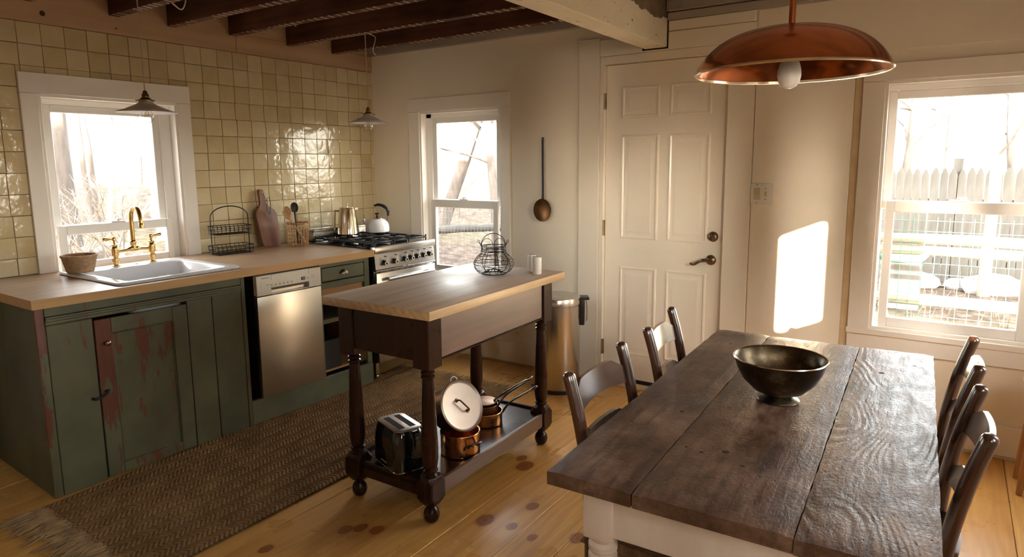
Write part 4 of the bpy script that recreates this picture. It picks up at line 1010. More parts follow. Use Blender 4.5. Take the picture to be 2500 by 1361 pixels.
part('disc', B().lathe([(0, -.010), (.108, -.010), (.116, -.006), (.117, 0), (.113, .003), (.106, -.002), (.100, -.003), (0, -.003)], 48, M=ML), 'tin', l1)
part('bar_handle', B().tube([ML @ Vector(v) for v in ((-.024,.024,-.002), (-.024,.024,.010), (-.020,.020,.016), (.020,-.020,.016), (.024,-.024,.010), (.024,-.024,-.002))] if False else [ML @ (Matrix.Rotation(-.95, 4, 'Z') @ Vector(v)) for v in ((-.034,0,-.002), (-.034,0,.012), (-.028,0,.018), (.028,0,.018), (.034,0,.012), (.034,0,-.002))], .0038, 8).lathe([(.010, -.003), (.009, -.001), (0, 0)], 12, M=ML @ Matrix.Rotation(-.95, 4, 'Z') @ Matrix.Translation((-.036,0,0))).lathe([(.010, -.003), (.009, -.001), (0, 0)], 12, M=ML @ Matrix.Rotation(-.95, 4, 'Z') @ Matrix.Translation((.036,0,0))), 'copper_dark', l1)
part('rear_loop', B().tube([ML @ Vector((.02*math.cos(PI*i/8), .112+.022*math.sin(PI*i/8), -.006)) for i in range(9)], .004, 8), 'tin', l1)
# nested saucepans
PS = Vector((2.085, -1.335, SZ))
def saucepan(lab, c, r, h, a, lift, L, mat, tilt=0):
    t_ = thing('saucepan', lab, 'saucepan', tuple(c), 0, 'nested copper saucepans')
    part('body', B().lathe(pot_shell(r, h, .003), 36), mat, t_)
    d = (RV*math.cos(a)+Vector((-RV.y, RV.x, 0))*math.sin(a)).normalized()
    pts = [d*(r-.001)+Vector((0,0,h*.75)), d*(r+.02)+Vector((0,0,h*.75+.03)), d*(r+.05)+Vector((0,0,h*.75+.060)), d*(r+.05+L*.55)+Vector((0,0,h*.75+.060+lift*.55)), d*(r+.05+L)+Vector((0,0,h*.75+.06+lift))]
    part('handle', B().tube(bez(pts, 4), [.010]*4+[.008]*8+[.0065]*5, 8, flat=.55), 'iron_handle', t_)
    e = pts[-1]; dd = (pts[-1]-pts[-2]).normalized(); sd = dd.cross(Vector((0,0,1))).normalized()
    part('hanging_eye', B().tube([e+dd*(.014-.016*math.cos(2*PI*i/12))+sd*.010*math.sin(2*PI*i/12) for i in range(12)], .003, 6, True), 'iron_handle', t_)
saucepan('wide copper saucepan, lowest of the nested stack', PS, .083, .062, .10, .055, .10, 'copper_pan')
saucepan('smaller copper saucepan nested inside the wide saucepan', PS+Vector((-.008, .004, .035)), .066, .058, .18, .062, .105, 'copper_dark')
t_ = thing('pan_cover', 'dark copper saucepan lid with long handle on top of the nested saucepans', 'lid', tuple(PS+Vector((-.014, .006, .103))))
part('disc', B().lathe([(0, .004), (.055, .003), (.064, .006), (.067, .005), (.067, .001), (.062, -.004), (0, -.004)], 36), 'copper_dark', t_)
b = B(); d = RV
b.tube(bez([d*.05+Vector((0,0,.004)), d*.075+Vector((0,0,.028)), d*.11+Vector((0,0,.05)), d*.175+Vector((0,0,.09)), d*.215+Vector((0,0,.112))], 4), [.010]*4+[.008]*8+[.0065]*5, 8, flat=.55)
part('handle', b, 'iron_handle', t_)
sd = Vector((-RV.y, RV.x, 0)); e = d*.215+Vector((0,0,.112)); dd = (d*.9+Vector((0,0,.45))).normalized()
part('hanging_eye', B().tube([e+dd*(.014-.017*math.cos(2*PI*i/12))+sd*.011*math.sin(2*PI*i/12) for i in range(12)], .003, 6, True), 'iron_handle', t_)
# ------------------------------------------------------------------ trash can
tcn = thing('trash_can', 'stainless steel pedal bin with black hinge beside the entry door', 'trash can', (1.893, -.285, 0))
part('body', B().lathe([(0, .012), (.138, .012), (.140, .016), (.140, .560), (.136, .562), (.136, .566)], 48), 'can_steel', tcn)
part('base_ring', B().lathe([(0, .0), (.142, .0), (.145, .006), (.145, .022), (.141, .024)], 48), 'black_plastic', tcn)
part('lid', B().lathe([(.136, .565), (.1425, .567), (.1425, .605), (.139, .612), (.10, .622), (0, .628)], 48), 'can_steel', tcn)
hx_ = r_(.142, 0); b = B()
b.prism([(-.03, .47), (-.012, .42), (.012, .42), (.03, .47), (.034, .585), (.03, .605), (-.03, .605), (-.034, .585)], .138, .168, lambda u, v, h: r_(h, v, u), .004)
b.prism([(-.036, .588), (.036, .588), (.036, .606), (-.036, .606)], .132, .196, lambda u, v, h: r_(h, v, u), .006)
part('hinge_housing', b, 'black_plastic', tcn)
part('wire_handle', B().tube([r_(.176, .60, -.022), r_(.186, .52, -.022), r_(.184, .46, -.018), r_(.178, .445, 0), r_(.184, .46, .018), r_(.186, .52, .022), r_(.176, .60, .022)], .0022, 6), 'chrome', tcn)
part('pedal', B().box(-.03, .03, -.175, -.135, .012, .022, .004, 2, M=Matrix.Rotation(-.9, 4, 'Z')), 'black_plastic', tcn)
# skimmer on the wall
sm_ = thing('wall_skimmer', 'copper skimmer spoon with long iron handle hanging on the white wall', 'skimmer', (1.613, -.004, 0))
b = B()
def bowlf(u, v):
    a = 2*PI*u; r = v
    return (.069*r*math.cos(a), -.006-.012*(r*r), 1.129+.077*r*math.sin(a))
b.grid(32, 6, bowlf); b.grid(32, 6, lambda u, v: (bowlf(u, v)[0]*1.012, bowlf(u, v)[1]+.0025, 1.129+(bowlf(u, v)[2]-1.129)*1.012)); bmesh.ops.remove_doubles(b.bm, verts=b.bm.verts, dist=1e-5); part('bowl', b, 'copper_dark', sm_, sm=60)
part('handle', B().prism([(-.009, 1.195), (.010, 1.195), (.0075, 1.24), (.006, 1.59), (.007, 1.612), (.004, 1.619), (-.004, 1.619), (-.007, 1.612), (-.007, 1.59), (-.006, 1.24)], -.010, -.005, lambda u, v, h: (u, h, v)), 'iron', sm_)
part('hook_nail', B().cyl((0, .004, 1.607), (0, -.014, 1.607), .0025, n=8), 'tin', sm_)
# switch plate, outlet
sw = thing('switch_plate', 'white double switch plate beside the entry door', 'light switch', (3.044, -.0125, 1.268))
part('plate', B().box(-.059, .059, -.006, 0, -.058, .058, .003, 2), 'plate', sw)
part('rocker', B().box(-.041, -.008, -.0085, -.005, -.033, .0, .001).box(-.041, -.008, -.0075, -.005, .001, .033, .001), 'ivory', sw)
part('toggle', B().box(.016, .029, -.0065, -.005, -.014, .014).box(.019, .026, -.018, -.005, -.010, -.001, .002), 'ivory', sw)
b = B()
for x, z in ((-.024, .05), (-.024, -.05), (.0225, .03), (.0225, -.03)): b.cyl((x, -.005, z), (x, -.0068, z), .0028, n=8)
part('screws', b, 'iron', sw)
ot = thing('wall_outlet', 'white duplex outlet low on the back wall behind the island', 'outlet', (1.40, -.002, .255))
part('plate', B().box(-.038, .038, -.005, 0, -.06, .06, .003, 2), 'plate', ot)
for z in (.024, -.024):
    f = part('socket', B().lathe([(0, .0065), (.016, .0065), (.017, .004)], 20, M=Matrix.Translation((0, 0, z)) @ RX), 'plate', ot)
    part('slots', B().box(-.0075, -.005, -.0069, -.0064, z, z+.009).box(.005, .0075, -.0069, -.0064, z, z+.009).box(-.0025, .0025, -.0069, -.0064, z-.010, z-.006), 'dark_void', f)
# ------------------------------------------------------------------ dining table
TO, TA, TWD, TLN, TZ = (3.2163, -2.629, 0), .0352, .7578, 1.4788, .7597
dt = thing('dining_table', 'rustic dining table with dark plank top and white distressed base', 'table', TO, TA)
def plank(x0, x1, mat, sd):
    rnd = random.Random(sd); b = B(); n = 46
    th = .036; wob0 = [rnd.uniform(-.0012, .0012) for _ in range(n+1)]; wob1 = [rnd.uniform(-.0012, .0012) for _ in range(n+1)]
    y0, y1 = rnd.uniform(-.004, .002), TLN+rnd.uniform(-.006, .004)
    nx = 8; rows_t = []; rows_b = []
    for j in range(n+1):
        y = y0+(y1-y0)*j/n; e = .004 if j in (0, n) else 0
        xa, xb = x0+.0012+wob0[j], x1-.0012+wob1[j]
        rt = []
        for i in range(nx+1):
            x = xa+(xb-xa)*i/nx
            z = TZ-(.0032 if i in (0, nx) else 0)-(.003 if j in (0, n) else 0)+rnd.uniform(-.0007, .0007)
            rt.append(b.bm.verts.new((x, y, z)))
        rows_t.append(rt); rows_b.append([b.bm.verts.new((xa+(xb-xa)*i/nx, y, TZ-th)) for i in range(nx+1)])
    for j in range(n):
        for i in range(nx):
            b.bm.faces.new((rows_t[j][i], rows_t[j][i+1], rows_t[j+1][i+1], rows_t[j+1][i])); b.bm.faces.new((rows_b[j][i], rows_b[j+1][i], rows_b[j+1][i+1], rows_b[j][i+1]))
        b.bm.faces.new((rows_t[j][0], rows_t[j+1][0], rows_b[j+1][0], rows_b[j][0])); b.bm.faces.new((rows_t[j][nx], rows_b[j][nx], rows_b[j+1][nx], rows_t[j+1][nx]))
    for i in range(nx):
        b.bm.faces.new((rows_t[0][i], rows_b[0][i], rows_b[0][i+1], rows_t[0][i+1])); b.bm.faces.new((rows_t[n][i], rows_t[n][i+1], rows_b[n][i+1], rows_b[n][i]))
    o = part('plank', b, mat, dt, sm=35)
    return o
pa = plank(0, .203, 'plank_a', 1); pb_ = plank(.203, .524, 'plank_b', 2); pc = plank(.524, TWD, 'plank_c', 3)
# nail holes and dents sunk in the planks
for px_, (x, y, r) in [(pa, (.155, .50, .006)), (pa, (.10, 1.27, .005)), (pb_, (.34, .78, .010)), (pb_, (.325, .30, .010)), (pb_, (.275, .27, .005)), (pb_, (.375, .245, .006)), (pb_, (.235, .28, .004)), (pb_, (.42, .25, .004)), (pb_, (.30, .77, .006)), (pc, (.61, 1.16, .009)), (pc, (.70, 1.30, .007))]:
    part('nail_hole', B().lathe([(0, .0004), (r*.8, .0004), (r, 0)], 10, (x, y, TZ-.0002)), 'dark_void', px_)
AZ0, AZ1 = .598, TZ-.0365
part('apron', B().box(.130, TWD-.130, .064, .086, AZ0, AZ1, .003), 'white_wood', dt)
part('apron', B().box(.130, TWD-.130, TLN-.086, TLN-.064, AZ0, AZ1, .003), 'white_wood', dt)
part('apron', B().box(.066, .088, .125, TLN-.125, AZ0, AZ1, .003), 'white_wood', dt)
part('apron', B().box(TWD-.088, TWD-.066, .125, TLN-.125, AZ0, AZ1, .003), 'white_wood', dt)
tl = [(0, 0), (.022, .001), (.030, .015), (.033, .04), (.026, .07), (.021, .085), (.027, .095), (.022, .11), (.030, .20), (.038, .33), (.040, .40), (.034, .455), (.030, .468), (.038, .480), (.042, .495), (.040, .508), (.034, .514), (.041, .522), (.041, .538), (.034, .544), (.041, .552), (.041, .564), (.032, .572), (.042, .584), (.045, .590)]
me_t = None
for (lx, ly) in ((.100, .094), (TWD-.100, .094), (TWD-.100, TLN-.094), (.100, TLN-.094)):
    if me_t is None:
        b = B().lathe([(r*.84, z) for r, z in tl], 24).box(-.037, .037, -.037, .037, .584, AZ1, .006, 2); me_t = b.mesh('leg', 35); me_t.materials.append(MT['white_wood'])
    o = bpy.data.objects.new('leg', me_t); COL.objects.link(o); o.parent = dt; o.location = (lx, ly, 0)
# bowl
bw = thing('pedestal_bowl', 'tarnished metal pedestal bowl on the dining table', 'bowl', (3.557, -1.888, TZ))
part('bowl', B().lathe([(.020, .024), (.040, .022), (.070, .034), (.100, .064), (.117, .097), (.125, .124), (.129, .128), (.127, .1305), (.121, .126), (.112, .098), (.095, .068), (.066, .040), (.03, .030), (0, .029)], 56), 'bowl', bw, sm=60)
part('bright_lip', B().lathe([(.1255, .1265), (.1295, .1285), (.128, .1312), (.1245, .1300)], 56), 'pewter_rim_highlight', bw)
part('foot', B().lathe([(0, .001), (.056, .001), (.059, .004), (.055, .009), (.043, .014), (.037, .020), (.040, .026), (.02, .028)], 48), 'bowl', bw, sm=50)
# ------------------------------------------------------------------ chairs
def make_chair():
    t_ = thing('dining_chair', '', 'chair', (0,0,0), 0, 'ladder back chairs around the dining table')
    def postpts(sg): return bez([(-.165, sg*.172, .0), (-.165, sg*.173, .25), (-.165, sg*.174, .46), (-.175, sg*.175, .62), (-.202, sg*.176, .77), (-.232, sg*.176, .878)], 5)
    for sg in (-1, 1):
        pts = postpts(sg); k = len(pts)
        rs_ = [.0165+.004*min(1, i/(k*.5)) for i in range(k)]; pts += [pts[-1]+Vector((-.002, 0, .007)), pts[-1]+Vector((-.003, 0, .011))]; rs_ += [.017, .009]
        part('back_post', B().tube(pts, rs_, 14, flat=.82), 'chair', t_, sm=60)
        part('front_leg', B().tube([(.165, sg*.195, 0), (.165, sg*.195, .2), (.165, sg*.195, .40), (.165, sg*.195, .445), (.165, sg*.195, .452)], [.014, .018, .019, .018, .010], 12), 'chair', t_)
    def slat(z0, z1, xb):
        n = 16; b = B(); hi = []
        for j in range(n+1):
            u = -1+2*j/n; y = u*.166; bow = -.022*(1-u*u)
            au = abs(u); top = z1 if au < .62 else z1-(au-.62)/.38*(z1-z0)*.42
            bot = z0+.012*(1-u*u)
            xx = xb+bow
            hi.append([b.bm.verts.new(q_) for q_ in ((xx-.006-.12*(bot-z0), y, bot), (xx+.006-.12*(bot-z0), y, bot), (xx+.006-.24*(top-z0), y, top), (xx-.006-.24*(top-z0), y, top))])
        for q_, w_ in zip(hi, hi[1:]): b.bridge(q_, w_)
        b.bm.faces.new(hi[0][::-1]); b.bm.faces.new(hi[-1])
        part('slat', b, 'chair', t_, sm=35)
    slat(.765, .848, -.206); slat(.628, .700, -.180); slat(.505, .565, -.168)
    b = B()
    for z in (.12, .22): b.cyl((-.165, -.173, z), (.165, -.195, z), .009, n=10).cyl((-.165, .173, z), (.165, .195, z), .009, n=10)
    for z in (.17, .28): b.cyl((.165, -.195, z), (.165, .195, z), .009, n=10)
    b.cyl((-.165, -.172, .18), (-.165, .172, .18), .009, n=10)
    part('rungs', b, 'chair', t_)
    # rush seat: four woven triangles
    n = 76
    def seat(u, v, top=True):
        x = -.185+.375*u; hw = .185+.025*u; y = -hw+2*hw*v
        du, dv = min(u, 1-u), min(v, 1-v)
        if du < dv: rid = math.sin(2*PI*du*44); m = du
        else: rid = math.sin(2*PI*dv*44); m = dv
        z = .440+.0022*rid+.006*math.sin(PI*min(1, m*4)/2)
        e = min(1, m/.035); z -= .022*(1-e)**2
        return (x, y, z if top else .412+.0*rid)
    b = B(); b.grid(n, n, lambda u, v: seat(u, v)); b.grid(10, 10, lambda u, v: seat(u, v, False))
    for (fa) in (lambda t, h: (t, 0, h), lambda t, h: (t, 1, h), lambda t, h: (0, t, h), lambda t, h: (1, t, h)):
        def side(u, v, fa=fa):
            tt, _, _ = fa(u, 0)[0], 0, 0
            a_, c_, _ = fa(u, 0); x, y, z = seat(a_, c_)
            zz = z-(z-.412)*v; bul = .005*math.sin(PI*v)+.0015*math.sin(2*PI*u*44)
            cxn = (1 if a_ == 1 else -1 if a_ == 0 else 0) if fa(0.5, 0)[0] in (0, 1) else 0
            cyn = (1 if c_ == 1 else -1) if fa(0.5, 0)[1] in (0, 1) and cxn == 0 else 0
            return (x+cxn*bul, y+cyn*bul, zz)
        b.grid(n, 5, side)
    bmesh.ops.remove_doubles(b.bm, verts=b.bm.verts, dist=1e-5)
    part('rush_seat', b, 'rush', t_, sm=70)
    return t_
ch = make_chair()
spots = [((3.338, -2.153, 0), .02, 'dark ladder back chair left of the table, nearest the viewer, rush seat showing'),
         ((3.308, -1.560, 0), .13, 'dark ladder back chair on the left of the table, by the white door'),
         ((3.797, -1.505, 0), PI+.02, 'dark ladder back chair on the right of the table, nearest the window'),
         ((3.803, -2.052, 0), PI+.02, 'dark ladder back chair on the right of the table, nearest the viewer')]
for k, (p, a, lab) in enumerate(spots):
    o = ch if k == 0 else copy_tree(ch)
    o.location = p; o.rotation_euler = (0, 0, a); o['label'] = lab
# stool at the right edge
so_ = thing('wooden_stool', 'light brown wooden stool leg cut by the right picture edge', 'stool', (4.405, -.30, 0))
for k, (sx, sy) in enumerate(((-1, -1), (1, -1), (1, 1), (-1, 1))):
    part('leg', B().tube([(sx*.138, sy*.09, .0), (sx*.128, sy*.085, .12), (sx*.11, sy*.075, .30), (sx*.10, sy*.07, .45)], [.012, .016, .020, .016], 14), 'stool', so_)
part('seat', B().box(-.15, .15, -.13, .13, .45, .478, .01, 2), 'stool', so_)
part('stretcher', B().cyl((-.125, -.083, .15), (.125, -.083, .15), .009).cyl((-.125, .083, .15), (.125, .083, .15), .009), 'stool', so_)
# ------------------------------------------------------------------ rug
RGX0, RGX1, RGY0, RGY1 = .80, 1.675, -2.80, -.50
rug = thing('jute_runner', 'long braided brown jute runner between counter and island', 'rug', (0,0,0))
def rugz(x, y):
    col = (x-RGX0)/.042; f = col-math.floor(col); sgn = 1 if int(math.floor(col)) % 2 == 0 else -1
    s_ = (y+sgn*(f-.5)*.034)/.021
    h = abs(math.sin(PI*s_))**.7
    return .003+.0085*h*(.35+.65*math.sin(PI*f)**.5)+.0012*math.sin(x*40+y*31)
def rugx(u, v):   # slight skew: the left edge runs towards the wall at the far end
    return RGX0+(RGX1-RGX0)*u-.085*v*(1-u)+.012*math.sin(v*9)*(1-u)*u*4
b = B(); NU, NV = 168, 760
b.grid(NU, NV, lambda u, v: (rugx(u, v), RGY0+(RGY1-RGY0)*v, rugz(RGX0+(RGX1-RGX0)*u, RGY0+(RGY1-RGY0)*v)+.002))
b.grid(1, 1, lambda u, v: (rugx(u, v), RGY0+(RGY1-RGY0)*v, .0015))
part('weave', b, 'jute', rug, sm=180)
b = B(); rnd = random.Random(5)
for k in range(150):
    x = RGX0+(RGX1-RGX0)*(k+rnd.random())/150; L = rnd.uniform(.09, .17); a = rnd.uniform(-.5, .5)
    b.tube(bez([(x, RGY0+.015, .006), (x+a*.02+rnd.uniform(-.008, .008), RGY0-L*.35, .004+rnd.uniform(0, .012)), (x+a*.07, RGY0-L*.7, .004+rnd.uniform(0, .010)), (x+a*.12+rnd.uniform(-.02, .02), RGY0-L, .003+rnd.uniform(0, .006))], 3), [.0045]*4+[.0038]*3+[.003, .0022, .0015], 5)
fr = part('fringe', b, 'jute_fringe', rug); fr['kind'] = 'stuff'
b = B()
for k in range(110):
    x = RGX0-.085+(RGX1-RGX0+.085)*(k+rnd.random())/110; L = rnd.uniform(.05, .10); a = rnd.uniform(-.4, .4)
    b.tube([(x, RGY1-.01, .006), (x+a*.03, RGY1+L*.5, .005), (x+a*.07, RGY1+L, .003)], [.004, .0035, .0015], 5)
fr = part('fringe', b, 'jute_fringe', rug); fr['kind'] = 'stuff'
# ------------------------------------------------------------------ lamps
cl_ = thing('copper_pendant_lamp', 'large polished copper dome pendant hanging over the dining table', 'pendant lamp', (3.545, -1.90, 1.687))
dome = [(.247, .0), (.245, .006), (.236, .024), (.217, .050), (.186, .077), (.145, .098), (.098, .111), (.05, .117), (.012, .119), (.012, .116), (.05, .114), (.097, .108), (.143, .095), (.184, .074), (.215, .048), (.234, .022), (.243, .005)]
part('shade', B().lathe([(p.x, p.y) for p in bez([(r, z, 0) for r, z in dome[:9]], 5)]+dome[9:], 96), 'copper_lamp', cl_, sm=60)
part('rim', B().lathe([(.243, .004), (.2475, .003), (.2495, -.001), (.2475, -.004), (.244, -.003), (.243, .004)], 72), 'pewter_rim_highlight', cl_)  # edge highlight put into the colour as a brighter metal
part('rod', B().cyl((0, 0, .117), (0, 0, ZC-1.687-.02), .0085, n=14).lathe([(.013, .117), (.013, .125), (.009, .128)], 16), 'copper_lamp', cl_)
part('ceiling_cap', B().lathe([(.0085, -.02), (.055, -.012), (.06, 0), (0, 0)], 28, (0, 0, ZC-1.687)), 'copper_lamp', cl_)
part('socket', B().lathe([(.018, .110), (.018, .050), (.015, .045)], 18), 'plate', cl_)
part('bulb', B().lathe([(.0155, .062), (.020, .045), (.026, .030), (.0295, .014), (.030, .0), (.027, -.016), (.019, -.028), (.008, -.0335), (0, -.0345)], 28, (0, 0, -.009)), 'bulb', cl_, sm=60)
def small_pendant(x, y, zr, ztop, lab, loop):
    t_ = thing('glass_pendant_lamp', lab, 'pendant lamp', (x, y, zr), 0, 'small white pendants over the counter')
    part('shade', B().lathe([(.143, 0), (.142, .003), (.10, .018), (.055, .038), (.034, .050), (.030, .056), (.030, .064), (.028, .064), (.028, .056), (.032, .048), (.054, .035), (.099, .015), (.139, .001)], 48), 'shade', t_, sm=60)
    part('brass_cap', B().lathe([(.034, .054), (.036, .058), (.036, .064), (.031, .066), (.022, .074), (.017, .078), (.017, .092), (.012, .098), (.010, .108), (.006, .112), (0, .113)], 24), 'old_brass', t_)
    b = B()
    for k in range(3):
        a = 2*PI*k/3+.5; b.cyl((.034*math.cos(a), .034*math.sin(a), .060), (.046*math.cos(a), .046*math.sin(a), .060), .0025, n=8)
        b.lathe([(0, .004), (.004, .002), (.004, -.002), (0, -.004)], 8, (.047*math.cos(a), .047*math.sin(a), .060))
    part('thumb_screws', b, 'old_brass', t_)
    bl = part('bulb', B().lathe([(.013, .05), (.014, .03), (.022, .015), (.031, -.005), (.033, -.02), (.029, -.036), (.018, -.048), (.006, -.053), (0, -.0535)], 28), 'bulb_glass', t_, sm=60)
    b = B()
    for k in range(5):
        a = 2*PI*k/5; b.tube([(.004*math.cos(a), .004*math.sin(a), .03), (.012*math.cos(a), .012*math.sin(a), -.028), (.012*math.cos(a+.6), .012*math.sin(a+.6), -.028), (.004*math.cos(a+.6), .004*math.sin(a+.6), .03)], .0006, 4)
    part('filament', b, 'filament', bl)
    part('cord', B().tube([(0, 0, .11), (-.001, .001, (ztop-zr)*.5), (0, 0, ztop-zr)], .0032, 6), 'cord', t_)
    part('slack_cord', B().tube(bez([tuple(p) for p in loop], 6), .0035, 6), 'cord_white', t_)
small_pendant(.45, -2.027, 1.722, ZC-.002, 'small white glass pendant with brass cap in front of the sink window', [(0, .0, .70), (.03, .10, .62), (.04, .17, .56), (.04, .21, .545), (.04, .235, .60), (.04, .24, .70)])
small_pendant(.45, -.476, 1.738, ZC-.002, 'small white glass pendant in the corner above the range', [(.0, .02, .62), (.03, .06, .60), (.04, .055, .57), (.04, .03, .50), (.045, .05, .47)])
# ------------------------------------------------------------------ outdoors
def gz(x, y):
    return -.08+min(1.15, .135*max(0, -x-.4+.12*max(0, y)))+.03*math.sin(x*1.7)*math.cos(y*1.3)+(.03*max(0, y-8) if y > 8 else 0)
b = B(); b.grid(70, 70, lambda u, v: (lambda x, y: (x, y, gz(x, y) if not (-.1 < x < 4.8 and -6.2 < y < .1) else -.2))(-26+56*u, -18+50*v))
bmesh.ops.delete(b.bm, geom=[f for f in b.bm.faces if -.9 < f.calc_center_median().x < 5.4 and -6.9 < f.calc_center_median().y < .55], context='FACES')
tag(part('leaf_litter_ground', b, 'ground', None, sm=180), 'ground covered in dry leaf litter outside the windows', 'ground', None, 'stuff')
# picket fence
pf = thing('picket_fence', 'weathered grey picket fence seen through the right window', 'fence', (0, 6.0, 0))
pz0 = -.12
me_p = []
for k in range(4):
    rn = random.Random(k); w = .043+rn.uniform(-.003, .003); h = 1.45+rn.uniform(-.03, .02)
    b = B().prism([(-w, 0), (w, 0), (w, h-.085), (w*.35, h-.01), (0, h), (-w*.35, h-.01), (-w, h-.085)], -.009, .009, lambda u, v, q: (u, q, v)); me = b.mesh('picket'); me.materials.append(MT['picket']); me_p.append(me)
for k in range(40):
    o = bpy.data.objects.new('picket', me_p[(k*7) % 4]); COL.objects.link(o); o.parent = pf; o.location = (2.4+k*.094, random.uniform(-.004, .004), pz0); o.rotation_euler = (0, random.uniform(-.008, .008), 0)
for z in (.25, 1.0): part('rail', B().box(2.3, 6.2, .012, .05, pz0+z, pz0+z+.08), 'picket', pf)
for x in (2.4, 3.95, 5.6): part('post', B().box(x-.05, x+.05, .052, .15, pz0-.1, pz0+1.58, .006), 'picket', pf)
# rail fence with wire mesh
rf = thing('rail_fence', 'sunlit split rail fence with green wire mesh outside the right window', 'fence', (0, 2.0, 0))
for z0, z1, dz in ((.815, .893, .0), (.728, .798, .01), (.340, .425, .02)):
    b = B(); n = 14
    b.tube([(2.3+3.6*k/n, random.uniform(-.006, .006), (z0+z1)/2+random.uniform(-.004, .004)+dz*(k/n-.5)) for k in range(n+1)], [(z1-z0)/2*random.uniform(.94, 1.04) for _ in range(n+1)], 8)
    part('rail', b, 'rail', rf)
for x in (2.9, 5.3): part('post', B().cyl((x, .06, -.2), (x, .06, 1.15), .07, .065, 10), 'rail', rf)
b = B()
for k in range(46): b.tube([(2.5+k*.075, -.05, .0), (2.5+k*.075+.004*math.sin(k), -.05, .55), (2.5+k*.075, -.05, 1.02)], .0022, 4)
for k in range(13): b.tube([(2.5, -.05, .04+k*.08), (4.2, -.052, .035+k*.08), (5.9, -.05, .045+k*.08)], .0022, 4)
part('wire_mesh', b, 'mesh_green', rf)
# grey fence outside the middle window
gf = thing('wire_fence', 'grey rail and wire mesh fence outside the middle window', 'fence', (0, 3.0, 0))
part('rail', B().tube([(-3.2, 0, .42), (-1.4, -.02, .60), (.6, 0, .74)], .055, 10), 'picket', gf)
for x in (-2.6, -.2): part('post', B().cyl((x, .05, -.1), (x, .05, .98), .05, n=10), 'picket', gf)
b = B()
for k in range(60): b.tube([(-3.0+k*.055, -.08, .05), (-3.0+k*.055+.02, -.09, .4), (-3.0+k*.055+.05, -.08, .92)], .0022, 4)
for k in range(10): b.tube([(-3.0, -.08, .1+k*.09), (.3, -.08, .1+k*.09)], .0018, 4)
part('wire_mesh', b, 'mesh_grey', gf)
# trees
def grow(b, rn, p, d, L, r, depth, spread=.5, n=5):
    pts = [Vector(p)]; rs = [r]; dd = Vector(d).normalized()
    for k in range(n):
        dd = (dd+Vector((rn.uniform(-1, 1), rn.uniform(-1, 1), rn.uniform(-.5, .7)))*.13).normalized()
        pts.append(pts[-1]+dd*L/n); rs.append(max(.002, r*(1-.45*(k+1)/n)))
    b.tube(pts, rs, 7 if r > .03 else 5 if r > .01 else 4)
    if depth == 0: return
    for k in range(rn.randint(3, 4)):
        i = rn.randint(2, n); a = rn.uniform(0, 2*PI)
        nd = (dd+Vector((math.cos(a), math.sin(a), rn.uniform(-.1, .6)))*spread*rn.uniform(.7, 1.5)).normalized()
        grow(b, rn, pts[i], nd, L*rn.uniform(.5, .75), rs[i]*rn.uniform(.45, .7), depth-1, spread, n)
def tree(lab, x, y, h, r, lean=(0, 0), seed=0, mat='bark', depth=3, group='bare trees outside', spread=.55):
    t_ = thing('bare_tree', lab, 'tree', (x, y, gz(x, y)-.05), 0, group)
    rn = random.Random(seed)
    b = B(); pts = []; n = 8
    for k in range(n+1): pts.append(Vector((lean[0]*h*k/n+.02*math.sin(k*1.3+seed), lean[1]*h*k/n+.02*math.cos(k*1.7+seed), h*k/n)))
    rs = [r*(1.15-.55*k/n) for k in range(n+1)]
    b.tube(pts, rs, 12); part('trunk', b, mat, t_, sm=70)
    b = B()
    for k in range(3, n+1):
        for _ in range(2 if k < n else 3):
            a = rn.uniform(0, 2*PI)
            grow(b, rn, pts[k], (math.cos(a)+lean[0], math.sin(a)+lean[1], rn.uniform(.3, 1.2)), h*rn.uniform(.22, .4), rs[k]*rn.uniform(.25, .5), depth-1, spread)
    part('branches', b, mat, t_, sm=70)
# sink window view
def at_x(px, X, dy=0):
    th = math.atan2(px-CX, F_PX)
    d = fwd*F_PX+r2*(px-CX)-u2*(520-CY)
    t = (X-3.9415)/d.x
    return -3.8344+d.y*t
def at_y(px, Y):
    d = fwd*F_PX+r2*(px-CX)-u2*(450-CY)
    t = (Y+3.8344)/d.y
    return 3.9415+d.x*t
b = B(); y0 = at_x(160, -4.2)
t_ = thing('big_tree_trunk', 'thick grey tree trunk at the left of the sink window', 'tree', (-4.2, y0, gz(-4.2, y0)-.1))
b.tube([(0, 0, 0), (.01, -.01, .6), (0, -.02, 1.4), (.02, -.03, 2.4), (.05, -.06, 4.2), (.1, -.1, 6)], [.16, .125, .118, .112, .10, .08], 16); part('trunk', b, 'bark', t_, sm=70)
for k, (px, X, h, r, ln) in enumerate([(222, -6.5, 5, .035, (-.02, -.03)), (262, -5.0, 3.6, .028, (.02, .10)), (243, -5.6, 4.2, .03, (0, -.06)), (300, -9, 6, .05, (0, .02)), (345, -10, 6, .06, (.02, .03)), (385, -6.0, 4, .035, (0, -.12))]):
    tree(['slim bare tree just right of the thick trunk', 'slim leaning bare sapling in the middle of the sink window', 'thin bare sapling left of the middle of the sink window', 'distant bare tree behind the faucet', 'distant bare tree right of the faucet spout', 'leaning bare tree at the right of the sink window'][k], X, at_x(px, X), h, r, ln, 20+k, 'bark_light' if k % 2 else 'bark', 2, 'bare trees outside the sink window')
